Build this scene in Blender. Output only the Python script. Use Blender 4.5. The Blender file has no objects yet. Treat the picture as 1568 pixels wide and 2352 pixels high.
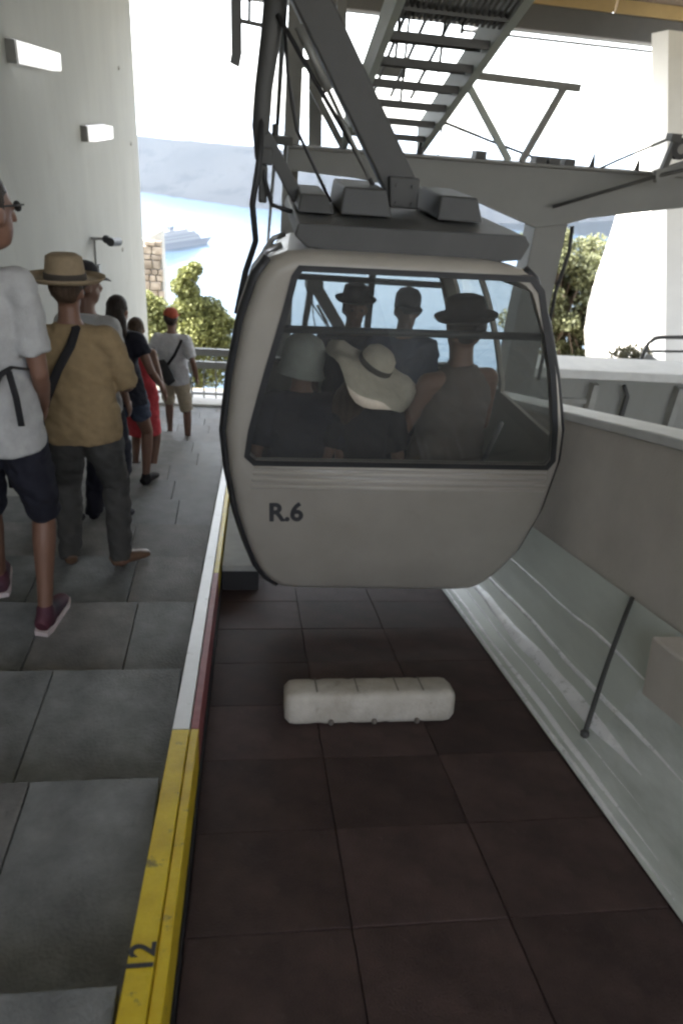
import bpy, bmesh, math, random
from mathutils import Vector, Matrix, noise
R = math.radians
random.seed(7)
sc = bpy.context.scene
COL = sc.collection

# ------------------------------------------------------------------ camera, sky, sun, exposure
cam_d = bpy.data.cameras.new('camera')
cam = bpy.data.objects.new('camera', cam_d); COL.objects.link(cam); sc.camera = cam
_r = Vector((0.99082815, -0.1083293, 0.08077338)); _u = Vector((-0.01709047, 0.49249106, 0.87014968))
_f = Vector((0.13404287, 0.86354926, -0.48612261))
cam.matrix_world = Matrix(((_r.x, _u.x, -_f.x, 0), (_r.y, _u.y, -_f.y, 0), (_r.z, _u.z, -_f.z, 0), (0, 0, 0, 1)))
cam_d.sensor_fit = 'VERTICAL'; cam_d.sensor_height = 24.0
cam_d.lens = 24.0 * 1600.0 / 2352.0
cam_d.clip_start = 0.05; cam_d.clip_end = 60000
cam_d.dof.use_dof = True; cam_d.dof.focus_distance = 3.4; cam_d.dof.aperture_fstop = 2.0

SUN_EL, SUN_AZ = R(50), R(-82)          # azimuth measured from +Y, negative to the left
w = bpy.data.worlds.new('World'); sc.world = w; w.use_nodes = True
nt = w.node_tree; nt.nodes.clear()
sky = nt.nodes.new('ShaderNodeTexSky'); sky.sky_type = 'NISHITA'; sky.sun_disc = False
sky.sun_elevation = SUN_EL; sky.sun_rotation = SUN_AZ; sky.altitude = 220; sky.dust_density = 2.0
bg = nt.nodes.new('ShaderNodeBackground'); bg.inputs[1].default_value = 0.11
wo = nt.nodes.new('ShaderNodeOutputWorld')
hs = nt.nodes.new('ShaderNodeHueSaturation'); hs.inputs['Saturation'].default_value = .32        # a hazy, whitish summer sky
nt.links.new(sky.outputs[0], hs.inputs['Color']); nt.links.new(hs.outputs[0], bg.inputs[0]); nt.links.new(bg.outputs[0], wo.inputs[0])
sun_d = bpy.data.lights.new('sun', 'SUN'); sun_d.energy = 2.6; sun_d.angle = R(0.6); sun_d.color = (1, .95, .87)
sun = bpy.data.objects.new('sun', sun_d); COL.objects.link(sun)
_sd = Vector((math.sin(SUN_AZ) * math.cos(SUN_EL), math.cos(SUN_AZ) * math.cos(SUN_EL), math.sin(SUN_EL)))
sun.rotation_euler = _sd.to_track_quat('Z', 'Y').to_euler()
sc.view_settings.view_transform = 'Standard'; sc.view_settings.look = 'None'
sc.view_settings.exposure = 3.9; sc.view_settings.gamma = 1; sc.view_settings.use_curve_mapping = False
sc.cycles.use_denoising = True
sc.cycles.max_bounces = 14; sc.cycles.diffuse_bounces = 8; sc.cycles.transparent_max_bounces = 16
sc.cycles.volume_bounces = 1; sc.cycles.sample_clamp_indirect = 8
sc.cycles.filter_width = 2.4

# ------------------------------------------------------------------ materials
MATS = {}
def mat(name, col, rough=.6, metal=0., var=.12, scale=6., bump=.0, bscale=40., col2=None, stretch=(1, 1, 1), spec=.5, rnd=0., detail=5., chips=None):
    m = bpy.data.materials.new(name); m.use_nodes = True; n = m.node_tree.nodes; l = m.node_tree.links
    b = n['Principled BSDF']; b.inputs['Roughness'].default_value = rough; b.inputs['Metallic'].default_value = metal
    b.inputs['Specular IOR Level'].default_value = spec
    tc = n.new('ShaderNodeTexCoord'); mp = n.new('ShaderNodeMapping'); mp.inputs['Scale'].default_value = stretch
    l.new(tc.outputs['Object'], mp.inputs[0])
    nz = n.new('ShaderNodeTexNoise'); nz.inputs['Scale'].default_value = scale; nz.inputs['Detail'].default_value = detail
    nz.inputs['Roughness'].default_value = .62
    l.new(mp.outputs[0], nz.inputs['Vector'])
    rp = n.new('ShaderNodeValToRGB'); rp.color_ramp.elements[0].position = .3; rp.color_ramp.elements[1].position = .72
    c2 = col2 or tuple(min(1, c * (1 + var)) for c in col); c1 = col if col2 else tuple(c * (1 - var) for c in col)
    rp.color_ramp.elements[0].color = (*c1, 1); rp.color_ramp.elements[1].color = (*c2, 1)
    l.new(nz.outputs[0], rp.inputs[0])
    out = rp.outputs[0]
    if chips:           # chipped or stained spots of another colour: (colour, scale, threshold, softness, amount)
        cc, cs, ct, cw, ca = chips; n2 = n.new('ShaderNodeTexNoise'); n2.inputs['Scale'].default_value = cs; n2.inputs['Detail'].default_value = 8; n2.inputs['Roughness'].default_value = .7
        l.new(tc.outputs['Object'], n2.inputs['Vector']); r2 = n.new('ShaderNodeMapRange'); r2.inputs[1].default_value = ct; r2.inputs[2].default_value = ct + cw; r2.inputs[4].default_value = ca
        l.new(n2.outputs[0], r2.inputs[0]); mc = n.new('ShaderNodeMix'); mc.data_type = 'RGBA'; mc.inputs[7].default_value = (*cc, 1)
        l.new(r2.outputs[0], mc.inputs[0]); l.new(out, mc.inputs[6]); out = mc.outputs[2]
    if rnd:
        oi = n.new('ShaderNodeObjectInfo'); mr = n.new('ShaderNodeMapRange')
        mr.inputs[3].default_value = 1 - rnd; mr.inputs[4].default_value = 1 + rnd
        l.new(oi.outputs['Random'], mr.inputs[0])
        mx = n.new('ShaderNodeVectorMath'); mx.operation = 'SCALE'
        l.new(out, mx.inputs[0]); l.new(mr.outputs[0], mx.inputs['Scale']); out = mx.outputs[0]
    l.new(out, b.inputs['Base Color'])
    rr = n.new('ShaderNodeMapRange'); rr.inputs[3].default_value = max(.02, rough - .1); rr.inputs[4].default_value = min(1, rough + .12)
    l.new(nz.outputs[0], rr.inputs[0]); l.new(rr.outputs[0], b.inputs['Roughness'])
    if bump:
        nb = n.new('ShaderNodeTexNoise'); nb.inputs['Scale'].default_value = bscale; nb.inputs['Detail'].default_value = 4
        l.new(mp.outputs[0], nb.inputs['Vector'])
        bp = n.new('ShaderNodeBump'); bp.inputs['Strength'].default_value = bump; bp.inputs['Distance'].default_value = .01
        l.new(nb.outputs[0], bp.inputs['Height']); l.new(bp.outputs[0], b.inputs['Normal'])
    MATS[name] = m
    return m

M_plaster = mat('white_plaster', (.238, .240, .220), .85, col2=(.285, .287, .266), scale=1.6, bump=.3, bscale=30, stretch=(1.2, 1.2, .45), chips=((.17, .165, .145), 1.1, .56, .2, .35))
M_plaster_o = mat('outdoor_plaster', (.74, .73, .70), .9, var=.05, scale=1.5, bump=.2, bscale=25)
M_wallgrey = mat('parapet_plaster', (.60, .555, .50), .85, var=.10, scale=2.2, bump=.3, bscale=60, chips=((.45, .415, .37), 1.8, .55, .25, .35))
M_coping = mat('coping_paint', (.62, .62, .60), .7, var=.08)
M_conc = mat('concrete', (.30, .30, .28), .9, var=.2, scale=3, bump=.3)
M_slab = mat('grey_stone_slab', (.100, .103, .100), .55, col2=(.245, .25, .244), scale=5.5, bump=.5, bscale=90, rnd=.10, detail=9, chips=((.06, .055, .05), 2.6, .58, .16, .55))
M_slab_b = mat('brown_stone_slab', (.105, .102, .096), .6, col2=(.26, .25, .235), scale=5.0, bump=.5, bscale=90, rnd=.10, detail=9, chips=((.06, .055, .05), 2.6, .58, .16, .55))
M_rubber = mat('brown_rubber_panel', (.044, .029, .028), .7, col2=(.100, .066, .060), scale=5, bump=.6, bscale=160, rnd=.28, spec=.3, chips=((.16, .13, .12), 9, .62, .10, .4))
M_dark = mat('dark_gap', (.02, .019, .02), .8)
M_yellow = mat('worn_yellow_paint', (.58, .40, .006), .5, col2=(.78, .60, .03), scale=9, bump=.2, bscale=60, chips=((.10, .085, .05), 14, .60, .06, .75))
M_white_edge = mat('white_edge_paint', (.68, .69, .70), .4, var=.08, scale=8, chips=((.30, .29, .27), 12, .60, .08, .6))
M_red = mat('faded_red_paint', (.20, .03, .04), .55, col2=(.36, .12, .13), scale=12)
M_cabin = mat('cabin_offwhite_paint', (.275, .252, .216), .42, col2=(.325, .30, .26), scale=3.0, bump=.04, bscale=6, chips=((.20, .18, .15), 5, .60, .18, .4))
M_cabin2 = mat('cabin_rib_paint', (.40, .37, .32), .4, var=.05)
M_black = mat('black_rubber', (.018, .018, .019), .55, var=.2)
M_letter = mat('dark_lettering', (.035, .035, .038), .6, var=.1)
M_steel = mat('dark_grey_steel', (.056, .056, .054), .55, var=.15, scale=5, metal=.1)
M_steel_l = mat('grey_galvanised_steel', (.20, .20, .19), .5, var=.18, scale=4, metal=.3)
M_beam = mat('dark_beam_paint', (.09, .09, .088), .7, var=.08)
M_paintsteel = mat('grey_painted_steel', (.20, .20, .19), .6, var=.08, scale=2)
M_greensteel = mat('pale_green_steel', (.34, .37, .34), .55, var=.1, scale=3)
M_alu = mat('aluminium_rail', (.55, .55, .56), .32, metal=.8, var=.1)
M_buffer = mat('dirty_white_block', (.34, .305, .25), .8, col2=(.54, .51, .45), scale=6, bump=.4, bscale=50, chips=((.12, .095, .07), 11, .58, .12, .6))
M_guide = mat('guide_sage_paint', (.56, .60, .55), .42, var=.10, scale=4, bump=.15, bscale=14, stretch=(1, .3, 1))
M_guide_w = mat('guide_wear_sheen', (.93, .94, .95), .26, var=.04, scale=6, chips=((.45, .47, .44), 16, .56, .08, .6))  # worn white paint, with glossy sky reflections also put into the colour
M_ceiling = mat('ceiling_plaster', (.72, .70, .66), .9, var=.06, scale=1)
M_soffit = mat('cream_soffit', (.40, .29, .13), .7, var=.06)
M_stone = mat('brown_rubble_stone', (.17, .135, .10), .95, col2=(.36, .31, .25), scale=5, bump=.6, bscale=14, rnd=.25)
M_terrain = mat('dry_hillside', (.07, .06, .04), .95, col2=(.14, .12, .08), scale=.25, bump=.5, bscale=2)
M_island = mat('far_volcanic_rock', (.009, .009, .010), .95, col2=(.019, .019, .020), scale=.006, spec=0, chips=((.004, .004, .005), .012, .5, .1, .8))
M_ship = mat('ship_pale_grey', (.12, .12, .125), .5, var=.03)
M_shipb = mat('ship_haze_hull', (.045, .052, .07), .5, var=.05)  # hull colour darkened and blued to stand for distance haze
M_shipg = mat('ship_window_band', (.03, .035, .045), .3)
M_bark = mat('bark', (.10, .075, .055), .9, var=.3, scale=12, bump=.6)
M_terrace = mat('terrace_paving', (.62, .61, .58), .8, var=.08, scale=2)
M_seat = mat('seat_fabric', (.035, .035, .042), .8)
M_screw = mat('dull_screw', (.16, .14, .12), .6)

def leafmat(name, a, b):
    m = mat(name, a, .65, col2=b, scale=1.6, detail=3)
    n = m.node_tree.nodes; l = m.node_tree.links; p = n['Principled BSDF']
    tr = n.new('ShaderNodeBsdfTranslucent'); mx = n.new('ShaderNodeMixShader'); mx.inputs[0].default_value = .3
    src = p.inputs['Base Color'].links[0].from_socket
    l.new(src, tr.inputs[0]); l.new(p.outputs[0], mx.inputs[1]); l.new(tr.outputs[0], mx.inputs[2])
    l.new(mx.outputs[0], n['Material Output'].inputs[0]); return m
M_leaf = leafmat('olive_yellow_leaves', (.088, .102, .03), (.185, .195, .062))
M_leaf2 = leafmat('dry_olive_leaves', (.062, .072, .032), (.145, .15, .072))
M_leaf3 = leafmat('pale_bush_leaves', (.08, .077, .045), (.17, .16, .10))

M_glass = bpy.data.materials.new('window_glass'); M_glass.use_nodes = True
_n = M_glass.node_tree.nodes; _l = M_glass.node_tree.links; _n.clear()
_o = _n.new('ShaderNodeOutputMaterial'); _t = _n.new('ShaderNodeBsdfTransparent'); _t.inputs[0].default_value = (.66, .68, .665, 1)
_g = _n.new('ShaderNodeBsdfGlossy'); _g.inputs['Roughness'].default_value = .02; _lw = _n.new('ShaderNodeLayerWeight'); _pw = _n.new('ShaderNodeMath'); _pw.operation = 'POWER'; _pw.inputs[1].default_value = 5; _l.new(_lw.outputs['Facing'], _pw.inputs[0]); _fr = _n.new('ShaderNodeMath'); _fr.operation = 'MULTIPLY_ADD'; _fr.inputs[1].default_value = .6; _fr.inputs[2].default_value = .045; _l.new(_pw.outputs[0], _fr.inputs[0])
_df = _n.new('ShaderNodeBsdfDiffuse'); _df.inputs[0].default_value = (.44, .44, .42, 1); _tcg = _n.new('ShaderNodeTexCoord'); _ng = _n.new('ShaderNodeTexNoise'); _ng.inputs['Scale'].default_value = 3.5; _ng.inputs['Detail'].default_value = 6
_mr = _n.new('ShaderNodeMapRange'); _mr.inputs[3].default_value = .03; _mr.inputs[4].default_value = .13; _l.new(_tcg.outputs['Object'], _ng.inputs['Vector']); _l.new(_ng.outputs[0], _mr.inputs[0])
_md = _n.new('ShaderNodeMixShader'); _l.new(_mr.outputs[0], _md.inputs[0]); _l.new(_t.outputs[0], _md.inputs[1]); _l.new(_df.outputs[0], _md.inputs[2])        # thin grey film standing in for soft reflections on the pane
_m = _n.new('ShaderNodeMixShader'); _l.new(_fr.outputs[0], _m.inputs[0]); _l.new(_md.outputs[0], _m.inputs[1]); _l.new(_g.outputs[0], _m.inputs[2]); _l.new(_m.outputs[0], _o.inputs[0])

M_sea = bpy.data.materials.new('sea_water'); M_sea.use_nodes = True
_n = M_sea.node_tree.nodes; _l = M_sea.node_tree.links; _b = _n['Principled BSDF']
_b.inputs['Base Color'].default_value = (.020, .040, .066, 1); _b.inputs['Roughness'].default_value = .22; _b.inputs['Specular IOR Level'].default_value = .07
_tc = _n.new('ShaderNodeTexCoord'); _nz = _n.new('ShaderNodeTexNoise'); _nz.inputs['Scale'].default_value = .05; _nz.inputs['Detail'].default_value = 8
_bp = _n.new('ShaderNodeBump'); _bp.inputs['Strength'].default_value = .5; _bp.inputs['Distance'].default_value = 3
_l.new(_tc.outputs['Object'], _nz.inputs['Vector']); _l.new(_nz.outputs[0], _bp.inputs['Height']); _l.new(_bp.outputs[0], _b.inputs['Normal'])

def emat(name, col, e):
    m = mat(name, col, .4); b = m.node_tree.nodes['Principled BSDF']
    b.inputs['Emission Color'].default_value = (1, .98, .95, 1); b.inputs['Emission Strength'].default_value = e; return m
M_lamp = emat('lit_lamp_diffuser', (.8, .8, .8), .075)
M_lamp_top = mat('lamp_housing', (.72, .72, .80), .4)

# ------------------------------------------------------------------ mesh helpers
class MB:
    def __init__(s): s.bm = bmesh.new()
    def box(s, x0, x1, y0, y1, z0, z1):
        v = [s.bm.verts.new((x, y, z)) for z in (z0, z1) for y in (y0, y1) for x in (x0, x1)]
        for f in ((0, 2, 3, 1), (4, 5, 7, 6), (0, 1, 5, 4), (2, 6, 7, 3), (0, 4, 6, 2), (1, 3, 7, 5)): s.bm.faces.new([v[i] for i in f])
        return s
    def hexa(s, pts):           # 8 points, bottom ring of four then top ring of four
        v = [s.bm.verts.new(p) for p in pts]
        for f in ((3, 2, 1, 0), (4, 5, 6, 7), (0, 1, 5, 4), (1, 2, 6, 5), (2, 3, 7, 6), (3, 0, 4, 7)): s.bm.faces.new([v[i] for i in f])
        return s
    def beam(s, p, q, w, h, up=(0, 0, 1)):
        p, q = Vector(p), Vector(q); d = (q - p).normalized(); sx = d.cross(Vector(up))
        if sx.length < 1e-4: sx = d.cross(Vector((1, 0, 0)))
        sx.normalize(); sy = sx.cross(d)
        a, b = sx * w / 2, sy * h / 2
        return s.hexa([p - a - b, p + a - b, p + a + b, p - a + b, q - a - b, q + a - b, q + a + b, q - a + b])
    def tube(s, pts, r, n=10, cap=True, side=None):
        pts = [Vector(p) for p in pts]; rings = []
        if not isinstance(r, (list, tuple)): r = [r] * len(pts)
        ref = Vector(side) if side else None
        for i, p in enumerate(pts):
            d = (pts[min(i + 1, len(pts) - 1)] - pts[max(i - 1, 0)]).normalized()
            if ref is None:
                ref = d.orthogonal().normalized()
            a = (ref - d * ref.dot(d)); a = a.normalized() if a.length > 1e-5 else d.orthogonal().normalized()
            if not side: ref = a
            b = d.cross(a); rw, rd = r[i] if isinstance(r[i], (list, tuple)) else (r[i], r[i])
            rings.append([s.bm.verts.new(p + a * math.cos(t) * rw + b * math.sin(t) * rd) for t in (2 * math.pi * k / n for k in range(n))])
        for A, B in zip(rings, rings[1:]):
            for k in range(n): s.bm.faces.new((A[k], A[(k + 1) % n], B[(k + 1) % n], B[k]))
        if cap: s.bm.faces.new(rings[0][::-1]); s.bm.faces.new(rings[-1])
        return s
    def ell(s, c, rx, ry, rz, rot=None, n=14):
        m = Matrix.Translation(c) @ (rot.to_4x4() if rot else Matrix.Identity(4)) @ Matrix.Diagonal((rx, ry, rz, 1))
        bmesh.ops.create_uvsphere(s.bm, u_segments=n, v_segments=max(6, n * 2 // 3), radius=1, matrix=m); return s
    def caps(s, p, q, r1, r2, n=10):    # round cone
        p, q = Vector(p), Vector(q); d = (q - p)
        if d.length < 1e-5: return s.ell(p, r1, r1, r1)
        d.normalize(); pts, rs = [], []
        for k in (-.98, -.8, -.45): pts.append(p + d * r1 * k); rs.append(r1 * math.sqrt(1 - k * k))
        pts.append(p); rs.append(r1); pts.append(q); rs.append(r2)
        for k in (.45, .8, .98): pts.append(q + d * r2 * k); rs.append(r2 * math.sqrt(1 - k * k))
        return s.tube(pts, rs, n)
    def lathe(s, prof, c=(0, 0, 0), n=28, sx=1, sy=1):
        rings = [[s.bm.verts.new((c[0] + r * sx * math.cos(2 * math.pi * k / n), c[1] + r * sy * math.sin(2 * math.pi * k / n), c[2] + z)) for k in range(n)] for r, z in prof]
        for A, B in zip(rings, rings[1:]):
            for k in range(n): s.bm.faces.new((A[k], A[(k + 1) % n], B[(k + 1) % n], B[k]))
        s.bm.faces.new(rings[0][::-1]); s.bm.faces.new(rings[-1]); return s
    def prism(s, poly, y0, y1):         # polygon in XZ extruded along Y
        a = [s.bm.verts.new((x, y0, z)) for x, z in poly]; b = [s.bm.verts.new((x, y1, z)) for x, z in poly]; n = len(poly)
        s.bm.faces.new(a); s.bm.faces.new(b[::-1])
        for k in range(n): s.bm.faces.new((a[k], b[k], b[(k + 1) % n], a[(k + 1) % n]))
        return s
    def mesh(s, name, m, smooth=False, bevel=0, fix=True):
        if fix: bmesh.ops.recalc_face_normals(s.bm, faces=s.bm.faces)
        if bevel: bmesh.ops.bevel(s.bm, geom=[e for e in s.bm.edges if e.is_manifold and e.calc_face_angle(0) > .5], offset=bevel, segments=2, affect='EDGES', profile=.5)
        me = bpy.data.meshes.new(name); s.bm.to_mesh(me); s.bm.free()
        for mm in (m if isinstance(m, (list, tuple)) else [m]): me.materials.append(mm)
        if smooth: me.polygons.foreach_set('use_smooth', [True] * len(me.polygons))
        return me
    def build(s, name, m, parent=None, **k): return link(name, s.mesh(name, m, **k), parent)
def link(name, me, parent=None):
    o = bpy.data.objects.new(name, me); COL.objects.link(o)
    if parent:
        o.parent = parent; o.matrix_parent_inverse = parent_inv(parent)
    return o
def parent_inv(p):
    m = p.matrix_basis.copy()
    while p.parent: m = p.parent.matrix_basis @ p.matrix_parent_inverse @ m; p = p.parent
    return m.inverted()
def tag(o, label=None, cat=None, group=None, kind=None):
    if label: o['label'] = label
    if cat: o['category'] = cat
    if group: o['group'] = group
    if kind: o['kind'] = kind
    return o
def empty(name, loc=(0, 0, 0), label=None, cat=None, group=None, kind=None):
    o = bpy.data.objects.new(name, None); o.location = loc; o.empty_display_size = .2; COL.objects.link(o)
    return tag(o, label, cat, group, kind)
TMP = bpy.data.scenes.new('build_bench')        # empty side scene, so evaluating a modifier does not evaluate everything
def evaluated(o):
    TMP.collection.objects.link(o); vl = TMP.view_layers[0]; vl.update(); dg = vl.depsgraph
    me = bpy.data.meshes.new_from_object(o.evaluated_get(dg)); bpy.data.objects.remove(o); return me
def text_mesh(name, s, size, m, bold=.0):
    c = bpy.data.curves.new(name + '_c', 'FONT'); c.body = s; c.size = size; c.offset = bold; c.extrude = .0008
    me = evaluated(bpy.data.objects.new(name + '_t', c)); me.materials.clear(); me.materials.append(m); me.name = name
    return me
def remeshed(mb, voxel, smooth_it=5, fac=.5, wrinkle=0., wseed=0.):
    me = bpy.data.meshes.new('tmp'); bmesh.ops.recalc_face_normals(mb.bm, faces=mb.bm.faces); mb.bm.to_mesh(me); mb.bm.free()
    o = bpy.data.objects.new('tmp', me)
    a = o.modifiers.new('a', 'REMESH'); a.mode = 'VOXEL'; a.voxel_size = voxel
    b = o.modifiers.new('b', 'SMOOTH'); b.iterations = smooth_it; b.factor = fac
    me2 = evaluated(o); bpy.data.meshes.remove(me)
    if wrinkle:
        nrm = [v.normal.copy() for v in me2.vertices]; co = [v.co.copy() for v in me2.vertices]; flat = []
        for p, nn in zip(co, nrm):
            q = Vector((p.x * 9 + wseed, p.y * 9, p.z * 16 + p.x * 8)); flat.extend(p + nn * wrinkle * (noise.noise(q) + .5 * noise.noise(q * 2.1)))
        me2.vertices.foreach_set('co', flat); me2.update()
    me2.polygons.foreach_set('use_smooth', [True] * len(me2.polygons))
    return me2

# slope frame: X right, S down the slope, h below the camera
SA, CA = 0.2507, 0.96807
def P(x, s, h): return Vector((x, s * CA - h * SA, -s * SA - h * CA))
def sbox(mb, x0, x1, s0, s1, h0, h1):       # box in the slope frame (h1 deeper than h0)
    return mb.hexa([P(x0, s0, h1), P(x1, s0, h1), P(x1, s1, h1), P(x0, s1, h1), P(x0, s0, h0), P(x1, s0, h0), P(x1, s1, h0), P(x0, s1, h0)])
def extrude_s(mb, prof, s_list, closed=False):   # profile of (x, h) swept down the slope
    rings = [[mb.bm.verts.new(P(x, s, h)) for x, h in prof] for s in s_list]
    for A, B in zip(rings, rings[1:]):
        for k in range(len(prof) - (0 if closed else 1)):
            j = (k + 1) % len(prof); mb.bm.faces.new((A[k], A[j], B[j], B[k]))
    if closed: mb.bm.faces.new(rings[0][::-1]); mb.bm.faces.new(rings[-1])
    return mb

# ------------------------------------------------------------------ setting: ground, sea, island, haze
def gz(x, y):
    if y < 12.6: z = -1.98 - .259 * y
    elif y < 15: z = -5.24 - .05 * (y - 12.6)
    else: z = -5.36 - .72 * (y - 15) if y < 300 else -5.36 - .72 * 285 - .2 * (y - 300)
    if y > 15: z += 1.6 * noise.noise(Vector((x * .08, y * .08, 3))) * min(1, (y - 15) / 12)
    if x > 5 and y > 13: z += min(.28 * (x - 5), 14) * min(1, (y - 13) / 4)
    return z
def heightfield(name, xs, ys, fz, m, kind='structure', smooth=True):
    mb = MB(); g = [[mb.bm.verts.new((x, y, fz(x, y))) for x in xs] for y in ys]
    for j in range(len(ys) - 1):
        for i in range(len(xs) - 1): mb.bm.faces.new((g[j][i], g[j][i + 1], g[j + 1][i + 1], g[j + 1][i]))
    return tag(mb.build(name, m, smooth=smooth), kind=kind)
xs = [-300, -150, -80, -40] + [-25 + 1.25 * i for i in range(41)] + [40, 80, 150, 300]
ys = [-30, -12, 0, 6, 12, 12.6, 13, 14, 15] + [16 + 1.2 * i for i in range(30)] + [60, 80, 110, 150, 200, 260, 320, 380]
heightfield('ground', xs, ys, gz, M_terrain)
mb = MB(); mb.box(-12000, 12000, -50, 24000, -220.6, -220); sea = tag(mb.build('sea', M_sea), kind='structure')
def island_z(x, y):
    e = max(0, 1 - ((x - 150) / 1500) ** 2); t = max(0., min(1., (y - 2040 - .62 * (12 - x) * (1 if x < 12 else .3)) / 330))
    s = t * t * (3 - 2 * t)
    f = max(0, 1 - max(0, y - 2700) / 700)
    return -221 + (128 + 9 * noise.noise(Vector((x * .004, y * .003, 1))) + 5 * noise.noise(Vector((x * .013, y * .01, 5)))) * min(1, e * 2.2) * s * f
heightfield('island_hills', [-1400 + 50 * i for i in range(64)], [1990 + 30 * i for i in range(16)] + [2500 + 100 * i for i in range(10)], island_z, M_island)

# ------------------------------------------------------------------ hall shell
lw = empty('side_wall', (-1.9, 5, -3), 'tall white plaster wall behind the queue, carrying two wall lamps', 'wall')
mb = MB()
ysw = [-9 + 22.4 * i / 44 for i in range(45)]
inner = [(y, -1.9 - .02 * max(0, (y - 12.9)) ** 2) for y in ysw]
for j in range(44):
    (ya, xa), (yb, xb) = inner[j], inner[j + 1]
    za, zb = -2.2 - .259 * max(ya, -9), -2.2 - .259 * yb
    mb.hexa([(xa - .5, ya, za - .5), (xa, ya, za - .5), (xb, yb, zb - .5), (xb - .5, yb, zb - .5), (xa - .5, ya, 2.448), (xa, ya, 2.448), (xb, yb, 2.448), (xb - .5, yb, 2.448)])
bmesh.ops.remove_doubles(mb.bm, verts=mb.bm.verts, dist=.0005)
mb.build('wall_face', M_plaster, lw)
mb = MB()
for (y, z) in ((11.9, .42), (12.6, -.55), (11.2, -1.9)): mb.ell((-1.895, y, z), .012, .03, .03, n=8)
for o_ in [mb.build('fixing_screws', M_screw, lw)]: tag(o_, kind='stuff')

roof = empty('roof_slab', (4, 4, 2.5), 'pale ceiling slab of the station hall with a dark front edge beam', 'roof')
mb = MB(); mb.box(-2.6, 13, -3.4, 14.2, 2.45, 2.75); mb.build('ceiling_panel', M_ceiling, roof)  # rear edge cut short out of view so sky lights the hall
mb = MB(); mb.box(-2.6, 13, 14.205, 15.50, 2.45, 2.75); mb.build('ceiling_border', M_bark, roof)
mb = MB(); mb.box(-2.6, 13, 15.55, 16.1, 1.83, 2.235); mb.build('edge_beam', M_beam, roof, bevel=.02)
for k in range(5):
    x0 = -2.6 + k * 3.12; mb = MB(); mb.box(x0, x0 + 3.08, 15.505, 15.62, 2.24, 2.70); mb.build('soffit_panel', M_soffit, roof)
mb = MB(); mb.tube([(4.2, 17.0, 1.86), (13, 17.0, 1.86)], .03, 8)
for xx in (4.4, 12.8): mb.box(xx - .03, xx + .03, 16.08, 17.02, 1.845, 1.9)
mb.build('tie_rod', M_steel, roof)

bw = MB(); bw.box(-2.4, 13, -9.4, -9, -1.0, -.2); tag(bw.build('rear_wall', M_plaster), 'plain low white plaster wall at the upper end of the hall, kept low to admit sky light', 'wall')  # unseen; kept low so sky light fills the hall from behind
rw = MB(); rw.hexa([(12.6, -9, -1), (13, -9, -1), (13, 6, -5), (12.6, 6, -5), (12.6, -9, 2.44), (13, -9, 2.44), (13, 6, 2.44), (12.6, 6, 2.44)])  # unseen; stops short so more daylight enters from the right
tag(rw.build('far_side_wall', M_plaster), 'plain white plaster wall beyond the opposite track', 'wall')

# ------------------------------------------------------------------ stepped platform of stone slabs
plat = empty('platform_floor', (-1, 4, -2.5), kind='structure')
PITCH = .735
noseS = [1.996 + PITCH * k for k in range(-8, 15)]
def tread_z(y):         # height of the level tread under a point
    for s in noseS:
        p = P(0, s, 1.42)
        if p.y >= y - 1e-6: return p.z
    return P(0, noseS[-1], 1.42).z
prevy = P(0, noseS[0] - PITCH, 1.42).y
slab_meshes = {}
def slab_mesh(wid, dep, m, v):
    key = (round(wid, 3), round(dep, 3), m.name, v)
    if key not in slab_meshes:
        mb = MB(); mb.box(0, wid, 0, dep, -.05, 0); slab_meshes[key] = mb.mesh('paving_slab', m, bevel=.004)
    return slab_meshes[key]
mbase = MB()
for k, s in enumerate(noseS):
    p = P(0, s, 1.42); y1, z = p.y, p.z; y0 = prevy; prevy = y1
    mbase.box(-1.9, -.26, y0, y1 - .012, z - .9, z - .052)
    cuts = [(-1.9, -1.32, -.78, -.262), (-1.9, -1.5, -.99, -.55, -.262), (-1.9, -1.2, -.66, -.262)][k % 3]
    for a, b in zip(cuts, cuts[1:]):
        m = M_slab_b if random.random() < .3 else M_slab
        o = link('paving_slab', slab_mesh(b - a - .005, y1 - y0 - .003, m, 0), plat)
        o.location = (a + .004, y0 + .002, z + random.uniform(-.003, .002)); o.matrix_parent_inverse = parent_inv(plat)
mbase.build('step_base', M_conc, plat)
yend = prevy

# terrace, kerb and railing at the platform's end
mb = MB(); mb.box(-6, 1.6, yend + .01, 12.75, -4.90, -4.60); tag(mb.build('terrace', M_terrace), kind='structure')
mb = MB(); mb.box(-1.9, 0.9, yend + .02, yend + .34, -4.598, -4.42); tag(mb.build('end_kerb', M_terrace, bevel=.01), 'low sunlit white kerb across the lower end of the platform', 'kerb')
ra = empty('platform_railing', (-1, 12, -4.6), 'grey railing with two flat rails at the lower end of the platform', 'railing')
Yr = 12.1
for z0, z1 in ((-3.72, -3.60), (-3.95, -3.83)):
    mb = MB(); mb.box(-1.9, 1.0, Yr - .03, Yr + .03, z0, z1); mb.build('flat_rail', M_steel_l, ra, bevel=.008)
mb = MB(); mb.box(-1.9, 1.0, Yr - .02, Yr + .02, -4.44, -4.40); mb.build('bottom_rail', M_steel_l, ra)
for k in range(14):
    x = -1.85 + k * .21; mb = MB(); mb.box(x - .012, x + .012, Yr - .012, Yr + .012, -4.6, -3.83 if k % 3 else -3.60); mb.build('baluster', M_steel_l, ra)

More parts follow.
